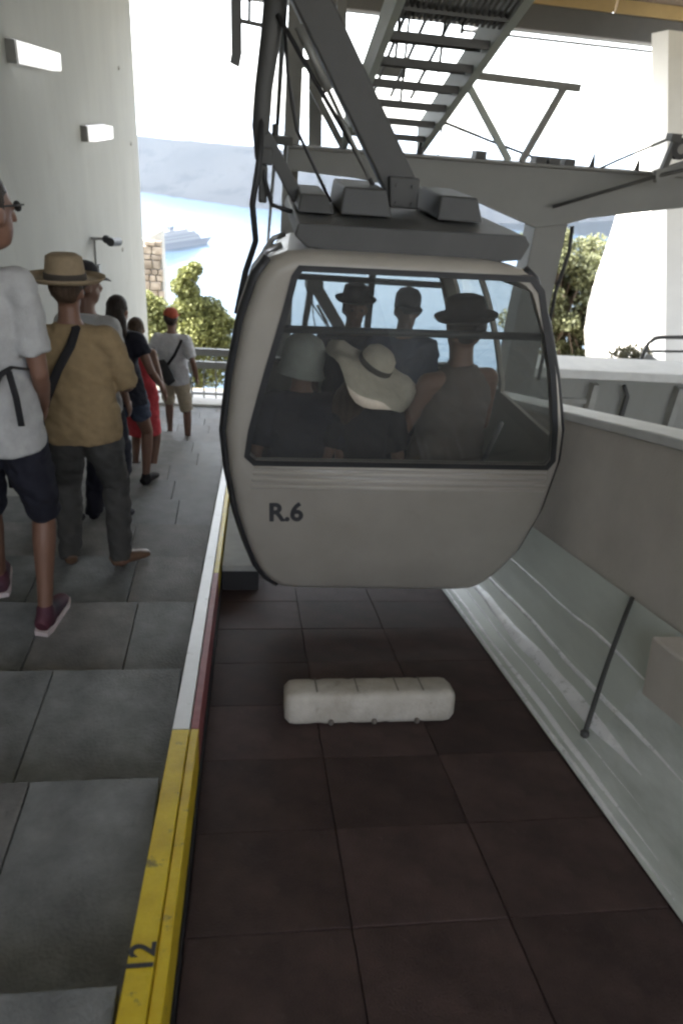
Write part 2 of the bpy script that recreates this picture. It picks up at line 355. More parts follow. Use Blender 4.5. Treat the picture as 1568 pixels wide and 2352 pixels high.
# ------------------------------------------------------------------ platform edge rail (yellow / white / red)
kr = empty('platform_edge_rail', P(-.2, 2, 1.42), 'long painted steel edge of the platform, yellow near and white farther down', 'platform edge')
def edge_part(name, s0, s1, m, x0, x1, h0, h1, bev=.0025):
    mb = MB(); sbox(mb, x0, x1, s0, s1, h0, h1); return mb.build(name, m, kr, bevel=bev)
edge_part('edge_top', -2, 2.24, M_yellow, -.250, -.190, 1.402, 1.56)['label'] = 'yellow near length of the edge top'
edge_part('edge_top', 2.243, 12.2, M_white_edge, -.250, -.190, 1.402, 1.56)['label'] = 'white far length of the edge top'
edge_part('edge_flange', -2, 2.26, M_yellow, -.187, -.158, 1.414, 1.58)['label'] = 'yellow near length of the lower flange'
edge_part('edge_flange', 2.263, 3.9, M_red, -.187, -.158, 1.414, 1.58)['label'] = 'faded red length of the lower flange'
edge_part('edge_flange', 3.903, 12.2, M_yellow, -.187, -.158, 1.414, 1.58)['label'] = 'yellow far length of the lower flange'
mb = MB(); sbox(mb, -.262, -.152, -2, 12.2, 1.585, 2.1); mb.build('edge_skirt', M_dark, kr)
tm = text_mesh('edge_number', '12', .082, M_letter, .0015)
o = link('edge_number', tm, kr); xa, ya, zn = Vector((0, CA, -SA)), Vector((-1, 0, 0)), Vector((0, SA, CA))
def orient(o, loc, xa, ya, za):
    o.matrix_parent_inverse = Matrix.Identity(4)
    m = Matrix(((xa.x, ya.x, za.x, loc[0]), (xa.y, ya.y, za.y, loc[1]), (xa.z, ya.z, za.z, loc[2]), (0, 0, 0, 1)))
    o.matrix_basis = (parent_inv(o.parent) @ m) if o.parent else m
orient(o, P(-.192, 1.268, 1.4005), xa, ya, zn)

# ------------------------------------------------------------------ track floor of dark panels
tf = empty('track_floor', P(.5, 2, 1.64), kind='structure')
mb = MB(); sbox(mb, -.16, 1.30, -3.5, 13, 1.652, 2.1); mb.build('floor_base', M_rubber, tf)
pm = {}
def panel(x0, x1, s0, s1):
    wd, dp = x1 - x0 - .004, s1 - s0 - .004; key = (round(wd, 3), round(dp, 3))
    if key not in pm:
        b = MB(); b.box(0, wd, 0, dp, -.011, 0); pm[key] = b.mesh('floor_panel', M_rubber, bevel=.002)
    o = link('floor_panel', pm[key], tf)
    z = Vector((0, SA, CA)); orient(o, P(x0 + .002, s0 + .002, 1.64 + random.uniform(-.001, .0015)), Vector((1, 0, 0)), Vector((0, CA, -SA)), z)
s = 1.99 - .405 * 13
while s < 10.4:
    panel(-.150, .315, s, s + .405); panel(.315, .780, s, s + .405); panel(.780, 1.285, s, s + .405); s += .405
# pale ledge under the cabin door
mb = MB(); sbox(mb, -.148, .10, 4.16, 12, 1.46, 1.50); led = tag(mb.build('boarding_ledge', M_conc, bevel=.004), 'grey concrete ledge beside the platform edge under the cabin door', 'ledge')
mb = MB(); sbox(mb, -.146, .08, 4.20, 12, 1.502, 1.638); mb.build('ledge_unlit_front', M_dark, led)  # near-black colour stands for the unlit front below the ledge

# buffer block on the track floor
bb = empty('buffer_block', P(.555, 2.66, 1.64), 'dirty white rounded buffer block lying across the dark track floor', 'buffer')
mb = MB(); n = 34
x0, x1 = .172, .910; rings = []
def bprof(sc_):
    out = []
    for k in range(20):
        t = 2 * math.pi * k / 20; c, s_ = math.cos(t), math.sin(t)
        e = .45; out.append((math.copysign(abs(c) ** e, c) * .085 * sc_, math.copysign(abs(s_) ** e, s_) * .076 * sc_))
    return out
for i in range(n + 1):
    x = x0 + (x1 - x0) * i / n; d = min(x - x0, x1 - x); q = 1 if d > .05 else math.sqrt(max(.0, 1 - ((.05 - d) / .05) ** 2)) * .28 + .72
    for g in (.165, .34, .515, .69):
        if abs(x - x0 - g * (x1 - x0) / .86) < .012: q *= .965
    rings.append([mb.bm.verts.new(P(x, 2.695 + a, 1.564 - b)) for a, b in bprof(q)])
for A, B in zip(rings, rings[1:]):
    for k in range(20): mb.bm.faces.new((A[k], A[(k + 1) % 20], B[(k + 1) % 20], B[k]))
mb.bm.faces.new(rings[0]); mb.bm.faces.new(rings[-1][::-1])
mb.build('block_body', M_buffer, bb, smooth=True)
for g in (.20, .39, .58):
    mb = MB(); x = x0 + g * .98; mb.ell(P(x, 2.607, 1.617), .013, .012, .014, n=8); mb.build('bolt', M_screw, bb)
for g in (.20, .39, .58, .70):
    mb = MB(); x = x0 + g * .92 - .05; sbox(mb, x - .003, x + .003, 2.635, 2.755, 1.4868, 1.4888); mb.build('strap', M_screw, bb)

# ------------------------------------------------------------------ curved guide beside the track
gd = empty('side_guide', P(1.5, 3, 1.5), 'curved pale sage guide panel with white ridges of worn paint and painted sheen beside the dark track floor', 'guide')
base = [(1.288, 1.635), (1.35, 1.63), (1.42, 1.60), (1.50, 1.545), (1.565, 1.48), (1.62, 1.40), (1.67, 1.31), (1.715, 1.215), (1.752, 1.125)]
def gpos(t):
    t = max(0, min(1, t)) * (len(base) - 1); i = min(int(t), len(base) - 2); f = t - i
    return base[i][0] * (1 - f) + base[i + 1][0] * f, base[i][1] * (1 - f) + base[i + 1][1] * f
def gnorm(t):
    a, b = gpos(t - .02), gpos(t + .02); dx, dh = b[0] - a[0], b[1] - a[1]; L = math.hypot(dx, dh); return dh / L, -dx / L   # towards the track
nt_ = 60
def guide_strip(name, s0, s1, m):
    mb = MB(); front = [gpos(i / nt_) for i in range(nt_ + 1)]
    prof = front + [(x + .02, h + .03) for x, h in reversed(front)]
    extrude_s(mb, prof, [s0 + (s1 - s0) * i / 12 for i in range(13)], closed=True); return mb.build(name, m, gd, smooth=False)
guide_strip('guide_sheet', 2.43, 8.5, M_guide)
def ridge(t0, wdt, hgt, s0, s1, m, wob, seed, taper=0, grow=0):     # a raised bead of worn paint, its white also carrying painted reflections
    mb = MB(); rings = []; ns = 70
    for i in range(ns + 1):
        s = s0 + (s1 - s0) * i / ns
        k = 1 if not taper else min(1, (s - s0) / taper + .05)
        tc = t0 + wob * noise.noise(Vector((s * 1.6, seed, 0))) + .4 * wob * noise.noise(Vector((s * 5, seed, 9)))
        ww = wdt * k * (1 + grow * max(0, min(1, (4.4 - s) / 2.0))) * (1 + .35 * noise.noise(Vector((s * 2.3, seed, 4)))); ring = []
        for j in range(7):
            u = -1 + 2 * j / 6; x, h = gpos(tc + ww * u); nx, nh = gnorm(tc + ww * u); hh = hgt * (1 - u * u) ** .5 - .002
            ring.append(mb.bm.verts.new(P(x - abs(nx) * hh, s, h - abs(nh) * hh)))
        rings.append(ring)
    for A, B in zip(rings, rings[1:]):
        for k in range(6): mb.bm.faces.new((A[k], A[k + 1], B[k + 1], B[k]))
    return mb.build('worn_sheen_ridge', m, gd, smooth=True)
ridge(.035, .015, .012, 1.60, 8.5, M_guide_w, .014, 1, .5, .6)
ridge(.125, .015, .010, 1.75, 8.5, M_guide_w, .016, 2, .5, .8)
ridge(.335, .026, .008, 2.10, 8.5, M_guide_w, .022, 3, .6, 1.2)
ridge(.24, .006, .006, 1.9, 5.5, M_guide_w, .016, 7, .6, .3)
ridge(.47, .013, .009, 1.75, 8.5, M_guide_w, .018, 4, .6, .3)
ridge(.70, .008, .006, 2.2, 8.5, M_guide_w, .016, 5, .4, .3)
# near end of the guide spreading into a flat concrete apron
mb = MB(); rings = []
for i in range(30):
    s = 2.43 - .17 * i; f = min(1, i / 9); ring = []
    for j in range(25):
        t = j / 24; x, h = gpos(t); xf = 1.288 + .40 * t; hf = 1.635 - .11 * t - .38 * t ** 3
        ring.append(mb.bm.verts.new(P(x * (1 - f) + xf * f, s, h * (1 - f) + hf * f)))
    rings.append(ring)
for A, B in zip(rings, rings[1:]):
    for k in range(24): mb.bm.faces.new((A[k], A[k + 1], B[k + 1], B[k]))
M_apron = mat('apron_concrete', (.42, .455, .42), .5, col2=(.70, .74, .71), scale=4, bump=.4, bscale=50, stretch=(2.2, .5, 1))
mb.build('apron', M_apron, gd, smooth=True)
# dark joint rod
mb = MB(); pts = []
for i in range(9):
    f = i / 8; pts.append(P(1.405 + .345 * f - .008 * math.sin(math.pi * f), 2.41 + .375 * f, 1.575 - .455 * f))
mb.tube(pts, .011, 8); rod = tag(mb.build('joint_rod', M_steel, smooth=True), 'thin dark rod slanting across the curved guide panel', 'rod')
mb2 = MB(); mb2.ell(pts[0], .02, .02, .02, n=8); mb2.build('rod_foot', M_steel, rod)

# ------------------------------------------------------------------ parapet wall on the right
pw = empty('parapet_wall', P(1.9, 4, 1), 'grey plastered parapet wall with a pale coping beside the curved guide', 'wall')
mb = MB(); ss = [-4, 0, 2.5, 4, 6, 9, 13]
def ptop(s): return .30 + .02 * max(0, min(5.2, s - .5)) * .9 + .03
rings = []
for s in ss:
    h = ptop(s); rings.append([mb.bm.verts.new(P(x, s, hh)) for x, hh in ((1.785, 2.1), (1.785, h + .05), (2.0, h + .05), (2.0, 2.3))])
for A, B in zip(rings, rings[1:]):
    for k in range(4): mb.bm.faces.new((A[k], A[(k + 1) % 4], B[(k + 1) % 4], B[k]))
mb.bm.faces.new(rings[0]); mb.bm.faces.new(rings[-1][::-1]); mb.build('wall_face', M_wallgrey, pw)
mb = MB(); rings = []
for s in ss:
    h = ptop(s); rings.append([mb.bm.verts.new(P(x, s, hh)) for x, hh in ((1.77, h + .047), (1.77, h), (2.03, h), (2.03, h + .047))])
for A, B in zip(rings, rings[1:]):
    for k in range(4): mb.bm.faces.new((A[k], A[(k + 1) % 4], B[(k + 1) % 4], B[k]))
mb.bm.faces.new(rings[0]); mb.bm.faces.new(rings[-1][::-1]); mb.build('coping', M_coping, pw, bevel=.008)
mb = MB(); sbox(mb, 1.625, 1.783, -4, 2.41, 1.135, 1.45); mb.build('wall_pier', M_wallgrey, pw, bevel=.01)

# ------------------------------------------------------------------ CABIN
Yc, Yf = 3.215, 4.95
L_ = [(.26, -.508), (.16, -.518), (.08, -.552), (.025, -.631), (-.039, -.827), (-.087, -1.096), (-.118, -1.388), (-.097, -1.603), (-.051, -1.857), (.0, -2.03), (.059, -2.189), (.115, -2.27), (.184, -2.321), (.30, -2.335)]
R_ = [(1.20, -2.345), (1.331, -2.334), (1.40, -2.28), (1.466, -2.209), (1.52, -2.13), (1.555, -2.073), (1.636, -1.798), (1.664, -1.503), (1.645, -1.327), (1.552, -1.046), (1.444, -.789), (1.328, -.572), (1.27, -.532), (1.19, -.512), (1.06, -.502)]
outline = L_ + R_           # anticlockwise seen from behind the cabin
cab = empty('cable_car_cabin', (.75, 4.05, -2.33), 'off-white barrel-shaped cable car cabin marked R.6, hanging over the track', 'cable car')
cx, cz = .76, -1.42
def inset(o, d):
    res = []; n = len(o)
    for i in range(n):
        a, b, c = Vector(o[i - 1]), Vector(o[i]), Vector(o[(i + 1) % n])
        t = ((b - a).normalized() + (c - b).normalized()).normalized(); nn = Vector((-t.y, t.x)); res.append((b.x + nn.x * d, b.y + nn.y * d))
    return res
def densify(o, n):
    o = [Vector(p) for p in o]; seg = [(o[(i + 1) % len(o)] - o[i]).length for i in range(len(o))]; T = sum(seg); out = []
    for k in range(n):
        d = T * k / n; i = 0
        while d > seg[i]: d -= seg[i]; i += 1
        out.append(o[i] + (o[(i + 1) % len(o)] - o[i]) * (d / seg[i]))
    return out
ND = 120
dout = densify(outline, ND)
win = [(.223, -.588), (1.278, -.572), (1.33, -.62), (1.41, -.833), (1.475, -1.0), (1.517, -1.14), (1.560, -1.30), (1.590, -1.47), (1.572, -1.503), (.04, -1.520), (.008, -1.49), (.028, -1.36), (.06, -1.22), (.095, -1.07), (.135, -.919), (.175, -.76), (.205, -.62)]
def ray_poly(poly, ang):    # boundary point of a star-shaped polygon in one direction
    d = Vector((math.cos(ang), math.sin(ang))); c = Vector((.80, -1.12)); best = None
    for i in range(len(poly)):
        a, b = Vector(poly[i]) - c, Vector(poly[(i + 1) % len(poly)]) - c; e = b - a; den = d.x * e.y - d.y * e.x
        if abs(den) < 1e-9: continue
        t = (a.x * e.y - a.y * e.x) / den; u = (a.x * d.y - a.y * d.x) / den
        if t > 0 and -1e-6 <= u <= 1 + 1e-6 and (best is None or t > best): best = t
    return c + d * best
# angles: keep the corners of both polygons
NA = 160; angs = set(2 * math.pi * k / NA for k in range(NA))
for p in win + inset(win, .03): angs.add(math.atan2(p[1] + 1.12, p[0] - .80) % (2 * math.pi))
angs = sorted(angs)
A2 = [angs[0]]
for a in angs[1:]:
    if a - A2[-1] > .004: A2.append(a)
angs = A2
def face_ring(poly, y, bulge=0):
    r = []
    for a in angs:
        p = ray_poly(poly, a); yy = y
        if bulge and p.y < -1.5: yy -= bulge * math.sin(math.pi * min(1, (-1.5 - p.y) / .85))
        r.append((p.x, yy, p.y))
    return r
def ringskin(mb, rings, close=True):
    R__ = [[mb.bm.verts.new(p) for p in r] for r in rings]; n = len(R__[0])
    for A, B in zip(R__, R__[1:]):
        for k in range(n): mb.bm.faces.new((A[k], A[(k + 1) % n], B[(k + 1) % n], B[k]))
    return R__
def scaled(poly, f): return [(.78 + (x - .78) * f, -1.42 + (z + 1.42) * f) for x, z in poly]
def ftap(y): return 1 - .15 * max(0, (y - Yc - .1)) / (Yf - Yc - .1)
def end_panel(name, y, sg, m):
    fe = ftap(y); out_ = scaled(outline, fe); win_ = scaled(win, fe)
    mb = MB()
    rings = [face_ring(out_, y + sg * .10), face_ring(scaled(out_, .993), y + sg * .045), face_ring(scaled(out_, .975), y + sg * .014, 0),
             face_ring(scaled(out_, .945), y, .0)]
    wo_ = win_
    mid = []
    for a in angs:
        p = ray_poly(scaled(out_, .945), a); q = ray_poly(wo_, a); mid.append((p, q))
    for f in (.25, .5, .75, 1):
        rings.append([(p.x * (1 - f) + q.x * f, y, p.y * (1 - f) + q.y * f) for p, q in mid])
    rings.append(face_ring(wo_, y + sg * .04))
    ringskin(mb, rings); return mb.build(name, m, cab, smooth=True)
end_panel('end_panel', Yc, 1, M_cabin); end_panel('end_panel', Yf, -1, M_cabin)
def gasket(y, sg):
    mb = MB(); a = scaled(win, ftap(y)); b = inset(a, .03)
    ringskin(mb, [face_ring(a, y + sg * .03), face_ring(a, y - sg * .006), face_ring(b, y - sg * .006), face_ring(b, y + sg * .03)])
    g = mb.build('window_frame', M_black, cab)
    mb = MB(); r = face_ring(b, y + sg * .012); vs = [mb.bm.verts.new(p) for p in r]; mb.bm.faces.new(vs)
    mb.build('pane', M_glass, g, fix=False)
gasket(Yc, 1); gasket(Yf, -1)
# side shell between the end panels, with window openings
ysl = [Yc + .10, 3.33, 3.345, 4.06, 4.10, 4.66, 4.75, Yf - .10]
def in_win(p, q, j): return j in (2, 4) and max(p.y, q.y) < -.62 and min(p.y, q.y) > -1.42 and (p.x < .2 or p.x > 1.25)
mb = MB(); mgs = {}
for i in range(ND):
    p, q = dout[i], dout[(i + 1) % ND]
    for j in range(len(ysl) - 1):
        fa, fb = ftap(ysl[j]), ftap(ysl[j + 1] + (.1 if j == len(ysl) - 2 else 0))
        quad = [(*scaled([p], f_)[0], y_) for p, f_, y_ in ((p, fa, ysl[j]), (q, fa, ysl[j]), (q, fb, ysl[j + 1]), (p, fb, ysl[j + 1]))]; quad = [(x_, y_, z_) for x_, z_, y_ in quad]
        B = mgs.setdefault((j, p.x < .7), MB()) if in_win(p, q, j) else mb
        B.bm.faces.new([B.bm.verts.new(v) for v in quad])
for B in (mb, *mgs.values()): bmesh.ops.remove_doubles(B.bm, verts=B.bm.verts, dist=.0005)
bmesh.ops.recalc_face_normals(mb.bm, faces=mb.bm.faces)
r_ = bmesh.ops.solidify(mb.bm, geom=mb.bm.faces[:], thickness=.025)
shell = mb.build('side_shell', M_cabin, cab, smooth=False)
for B in mgs.values(): B.build('side_pane', M_glass, cab)
# black rubber edge strip along the rear left edge, aluminium door rails on the left side
def path_strip(idx, yy, r, name, m, off=0):
    mb = MB(); so_ = scaled(outline, ftap(yy)); pts = [(so_[i][0] - off, yy, so_[i][1]) for i in idx]; mb.tube(pts, r, 8); return mb.build(name, m, cab, smooth=True)
path_strip(range(2, 13), Yc + .075, .026, 'edge_seal', M_black, .004)
path_strip(range(18, 27), Yc + .085, .022, 'edge_seal', M_black, -.002)
path_strip(range(1, 8), 3.62, .016, 'door_rail', M_alu, .03); path_strip(range(1, 9), 4.60, .016, 'door_rail', M_alu, .03)
path_strip(range(2, 9), 4.08, .012, 'door_seal', M_black, .004)
# pressed ribs below the window
for k, z in enumerate((-1.555, -1.592, -1.630, -1.668)):
    mb = MB(); xl, xr = .03 - .004 * k, 1.585 + .004 * k
    mb.tube([(xl, Yc + .001, z), (xr, Yc + .001, z + .014)], [(.011, .010)] * 2, 8); mb.build('pressed_rib', M_cabin2, cab, smooth=True)
tm = text_mesh('cabin_number', 'R.6', .150, M_letter, .0026); bm_ = bmesh.new()
for k, (dx, dy) in enumerate(((0, 0), (.0028, 0), (-.0028, 0), (0, .0025), (0, -.0025))):      # a heavier stroke
    tm.transform(Matrix.Translation((dx, dy, .0003 * k))); bm_.from_mesh(tm); tm.transform(Matrix.Translation((-dx, -dy, -.0003 * k)))
bm_.to_mesh(tm); bm_.free()
o = link('cabin_number', tm, cab); orient(o, (.112, Yc - .0035, -1.868), Vector((.93, 0, .033)), Vector((-.035, 0, 1)).normalized(), Vector((0, -1, 0)))
# interior
mb = MB(); mb.box(.24, 1.30, Yc + .06, Yf - .06, -2.20, -2.17); mb.build('cabin_floor', M_steel, cab)
mb = MB(); mb.box(.06, 1.50, Yc + .07, Yc + .50, -1.93, -1.885); mb.box(.10, 1.46, Yc + .09, Yc + .45, -2.255, -1.935); mb.build('bench', M_seat, cab, bevel=.015)
mb = MB(); mb.box(.14, 1.42, Yf - .50, Yf - .07, -1.93, -1.885); mb.box(.20, 1.36, Yf - .45, Yf - .09, -2.10, -1.935); mb.build('bench', M_seat, cab, bevel=.015)
mb = MB(); mb.tube([(.13, Yc + .05, -.862), (1.41, Yc + .05, -.835)], .019, 8); mb.build('window_bar', M_black, cab, smooth=True)
mb = MB(); mb.tube([(.24, Yf - .05, -.93), (1.31, Yf - .05, -.93)], .022, 8); mb.build('window_bar', M_black, cab, smooth=True)
mb = MB(); mb.box(.80, .845, Yf - .065, Yf - .035, -1.48, -.72); mb.build('window_mullion', M_black, cab)
mb = MB(); mb.tube([(1.36, Yc + .2, -1.35), (1.36, Yc + .34, -1.62), (1.30, Yc + .55, -1.9)], .014, 8); mb.build('grab_bar', M_steel_l, cab, smooth=True)
# roof frame
mb = MB(); poly = [(.205, -.408), (1.27, -.392), (1.30, -.43), (1.27, -.500), (1.10, -.526), (.80, -.540), (.50, -.536), (.25, -.508), (.19, -.46)]
mb.prism(poly, 3.36, 4.62); mb.build('roof_frame', M_steel, cab, bevel=.008)
for px in (.34, 1.16):
    for py in (3.62, 4.45):
        mb = MB(); mb.tube([(px, py, -.53), (px, py, -.47)], .035, 10); mb.build('rubber_mount', M_black, cab)
for (a, b, z0, z1) in ((.22, .40, -.397, -.315), (.43, .69, -.393, -.27), (.92, 1.16, -.387, -.275)):
    mb = MB(); q = .035; mb.hexa([(a, 3.70, z0), (b, 3.70, z0), (b, 4.3, z0), (a, 4.3, z0), (a + q * .4, 3.74, z1), (b - q, 3.74, z1), (b - q, 4.26, z1), (a + q * .4, 4.26, z1)]); mb.build('gear_box', M_steel, cab, bevel=.01)
# hanger
hg = MB(); hg.beam((.80, 4.05, -.30), (.17, 4.05, .62), .17, .125, up=(0, 1, 0)); hanger = hg.build('hanger_arm', M_steel, cab, bevel=.012)
mb = MB(); mb.hexa([(.72, 3.95, -.37), (.87, 3.95, -.37), (.87, 4.15, -.37), (.72, 4.15, -.37), (.70, 3.95, -.22), (.865, 3.95, -.22), (.865, 4.15, -.22), (.70, 4.15, -.22)]); mb.build('arm_foot', M_steel, cab, bevel=.01)
mb = MB(); mb.tube([(.10, 4.05, .62), (.075, 4.05, .35), (.045, 4.05, .12), (.035, 4.05, -.05), (.04, 4.05, -.20)], [(.055, .04), (.05, .04), (.045, .035), (.045, .035), (.03, .03)], 10, side=(1, 0, 0)); mb.build('hanger_arm', M_steel, cab, smooth=True)
mb = MB(); mb.beam((.05, 4.05, -.08), (.24, 4.05, -.37), .07, .06, up=(0, 1, 0)); mb.build('hanger_brace', M_steel, cab, bevel=.008)
mb = MB(); mb.tube([(.10, 4.0, .42), (.30, 4.0, .16), (.52, 4.0, -.12), (.64, 4.0, -.29), (.66, 4.0, -.36)], .011, 8); mb.build('control_rod', M_black, cab, smooth=True)
mb = MB(); mb.tube([(.04, 4.05, .05), (.03, 3.98, -.2), (.0, 3.9, -.4), (.02, 3.8, -.56), (-.03, 3.7, -.7), (-.07, 3.66, -.9)], .016, 8); mb.build('hose', M_black, cab, smooth=True)
mb = MB(); mb.tube([(.045, 4.05, -.1), (.06, 4.0, -.28), (.10, 3.95, -.40), (.20, 3.9, -.42)], .012, 8); mb.build('hose', M_black, cab, smooth=True)
mb = MB(); mb.box(.015, .10, 4.0, 4.1, -.22, -.14); mb.box(.03, .075, 4.0, 4.1, -.40, -.22); mb.build('hanger_joint', M_steel, cab, bevel=.01)
mb = MB(); mb.beam((-.095, 4.05, .62), (-.088, 4.05, .25), .05, .05, up=(0, 1, 0)); mb.hexa([(-.12, 4.02, .21), (-.075, 4.02, .195), (-.075, 4.08, .195), (-.12, 4.08, .21), (-.11, 4.02, .26), (-.062, 4.02, .26), (-.062, 4.08, .26), (-.11, 4.08, .26)])
mb.beam((-.10, 4.05, .385), (.07, 4.05, .37), .018, .018, up=(0, 1, 0)); mb.beam((-.03, 4.05, .62), (-.03, 4.05, .37), .015, .015, up=(0, 1, 0)); mb.beam((-.12, 4.05, .62), (.2, 4.05, .62), .05, .05, up=(0, 1, 0)); mb.build('grip_lever', M_steel, cab)
mb = MB(); mb.box(.02, .26, 3.85, 4.25, .58, .74); mb.build('rope_grip', M_steel, cab, bevel=.02)
mb = MB(); mb.tube([(.20, 3.97, .38), (.36, 3.97, .13)], .022, 10); mb.build('damper', M_steel_l, cab, smooth=True)
mb = MB(); mb.tube([(.36, 3.97, .13), (.60, 3.97, -.24)], .010, 8); mb.build('control_rod', M_steel_l, cab, smooth=True)
mb = MB(); mb.tube([(.13, 4.1, .5), (.16, 4.1, .2), (.22, 4.1, -.05), (.42, 4.1, -.38)], .009, 8); mb.build('hose', M_black, cab, smooth=True)
for bx, bz in ((.745, -.26), (.83, -.26), (.75, -.345), (.835, -.345)): mb = MB(); mb.tube([(bx, 3.945, bz), (bx, 3.935, bz)], .010, 6); mb.build('bolt', M_steel, cab)
mb = MB(); mb.tube([(.07, 3.5, -2.30), (.25, 3.45, -2.40), (1.2, 3.45, -2.41), (1.36, 3.5, -2.33)], .03, 8); mb.build('under_bumper', M_black, cab, smooth=True)

def copy_tree(o, parent=None):
    c = o.copy(); COL.objects.link(c)
    if parent: c.parent = parent
    for ch in [x for x in o.children if x.name.split('.')[0] not in ('cabin_number', 'grip_lever')]: copy_tree(ch, c)
    return c
cab2 = copy_tree(cab); cab2.location = cab.location + Vector((0, 2.15, -.36))
tag(cab, group='cable car cabins'); cab2['label'] = 'second cable car cabin hanging just ahead, mostly hidden by the cabin marked R.6'

# ------------------------------------------------------------------ pylon, V frame, gantry stair, cables
py = empty('pylon', (2.82, 7, -3.5), 'grey steel T-shaped pylon with tapered cross arms behind the cabin', 'pylon')
mb = MB(); mb.hexa([(2.66, 6.85, -3.6), (2.98, 6.85, -3.6), (2.98, 7.15, -3.6), (2.66, 7.15, -3.6), (2.66, 6.85, -.62), (2.98, 6.85, -.62), (2.98, 7.15, -.62), (2.66, 7.15, -.62)]); mb.build('column', M_paintsteel, py, bevel=.01)
mb = MB(); arm = [(.30, -.225), (5.3, -.17), (5.3, -.33), (4.2, -.42), (3.15, -.60), (2.98, -.66), (2.66, -.72), (2.1, -.55), (.9, -.42), (.30, -.40)]
mb.prism(arm, 6.82, 7.18); mb.build('cross_arm', M_paintsteel, py, bevel=.008)
mb = MB(); mb.prism([(.30, -.222), (5.3, -.167), (5.3, -.150), (.30, -.205)], 6.76, 7.24); mb.build('arm_flange', M_paintsteel, py)
mb = MB(); mb.tube([(3.02, 6.84, -.68), (3.04, 6.82, -.9), (3.0, 6.84, -1.3), (3.03, 6.84, -2.2)], .02, 8); mb.build('cable_conduit', M_black, py, smooth=True)
for x in (1.5, 3.15, 3.6): mb = MB(); mb.tube([(x, 7, -.2), (x, 7, -.05)], [.035, .005], 8); mb.build('arm_spike', M_steel, py)
for x in (2.05, 2.62, 2.75, 2.9): mb = MB(); mb.box(x - .05, x + .05, 6.92, 7.08, -.19, -.12); mb.build('cable_clamp', M_steel, py)
vf = empty('support_frame', (2.4, 7, -.15), 'open V-shaped steel support frame standing on the pylon cross arm', 'frame')
mb = MB(); mb.beam((1.80, 7, .455), (2.87, 7, .44), .06, .06); mb.build('top_bar', M_paintsteel, vf)
mb = MB(); mb.beam((2.34, 7, -.18), (1.80, 7, .44), .055, .055, up=(0, 1, 0)); mb.build('strut', M_greensteel, vf)
mb = MB(); mb.beam((2.46, 7, -.18), (2.72, 7, .42), .055, .055, up=(0, 1, 0)); mb.build('strut', M_paintsteel, vf)
mb = MB(); mb.tube([(1.74, 7.5, .10), (2.2, 7.3, -.03), (2.75, 7, -.175)], .012, 8); mb.build('stay_cable', M_steel, vf)
mb = MB(); mb.box(1.66, 1.80, 7.4, 7.6, .06, .17); mb.tube([(1.79, 7.5, .12), (1.79, 7.5, -.2)], .008, 6); mb.build('sensor_box', M_steel, vf)
# left portal
pt = empty('portal_frame', (.4, 7.1, -3), 'grey steel portal frame with bracing behind the cabin hanger', 'frame')
for (p, q, w_, m) in (((.35, 7.3, -3.6), (.345, 7.3, 1.95), .14, M_steel_l), ((.60, 7.6, -.4), (.52, 7.6, 1.0), .12, M_paintsteel), ((.70, 7.3, 1.3), (.76, 7.3, .40), .08, M_paintsteel),
                     ((.50, 7.3, .27), (.83, 7.3, -.20), .06, M_steel_l), ((.35, 7.3, .43), (1.34, 7.3, .435), .07, M_paintsteel), ((.38, 7.3, .95), (.70, 7.3, .35), .06, M_paintsteel), ((.36, 7.3, -.33), (1.3, 7.3, -.30), .12, M_coping)):
    mb = MB(); mb.beam(p, q, w_, w_, up=(0, 1, 0)); mb.build('frame_member', m, pt)
# gantry stair seen from underneath
gs = empty('gantry_stair', (1.2, 6, 0), 'steel maintenance stair with open grating treads climbing above the track', 'stair')
B_ = R(20); cb, sb = math.cos(B_), math.sin(B_)
def G(x, t, n): return Vector((x, t * cb + n * sb, -t * sb + n * cb))
def gbox(mb, x0, x1, t0, t1, n0, n1): return mb.hexa([G(x0, t0, n0), G(x1, t0, n0), G(x1, t1, n0), G(x0, t1, n0), G(x0, t0, n1), G(x1, t0, n1), G(x1, t1, n1), G(x0, t1, n1)])
mb = MB(); gbox(mb, .80, .85, 1.5, 6.8, 2.26, 2.48); mb.build('stringer', M_greensteel, gs)
mb = MB(); gbox(mb, 1.50, 1.56, 1.5, 6.8, 2.26, 2.52); mb.build('stringer', M_greensteel, gs)
tread = None
tm_ = MB(); wd = .64
tm_.box(0, wd, 0, .012, -.05, 0); tm_.box(0, wd, .20, .212, -.05, 0)
for k in range(17): tm_.box(.01 + k * .038, .018 + k * .038, .012, .20, -.028, -.002)
for k in range(4): tm_.box(.002, wd - .002, .04 + k * .045, .045 + k * .045, -.020, -.008)
tread = tm_.mesh('tread', M_steel)
t = 6.45
while t > 3.9:
    o = link('tread', tread, gs); p = G(.855, t, 2.30); orient(o, p, Vector((1, 0, 0)), Vector((0, 1, 0)), Vector((0, 0, 1))); t -= .34
for k, x in enumerate((1.02, 1.18, 1.36)):
    mb = MB(); mb.beam(G(x, 3.4, 2.62 + .05 * k), G(x, 6.5, 2.62), .02, .02); mb.build('hand_rail', M_steel, gs)
mb = MB(); gbox(mb, .86, 1.49, 3.35, 3.9, 2.30, 2.34); mb.build('landing_plate', M_steel, gs)
for tt, xx in ((4.3, 1.02), (4.75, 1.30), (5.3, .98), (5.3, 1.3), (5.9, 1.15)):
    mb = MB(); p = G(xx, tt, 2.32); mb.beam(p, p + Vector((0, 0, .6)), .018, .018, up=(0, 1, 0)); mb.build('rail_post', M_steel, gs)
mb = MB(); [gbox(mb, .86 + .036 * k, .878 + .036 * k, 4.0, 4.55, 2.27, 2.30) for k in range(18)]; mb.build('landing_grating', M_steel, gs)
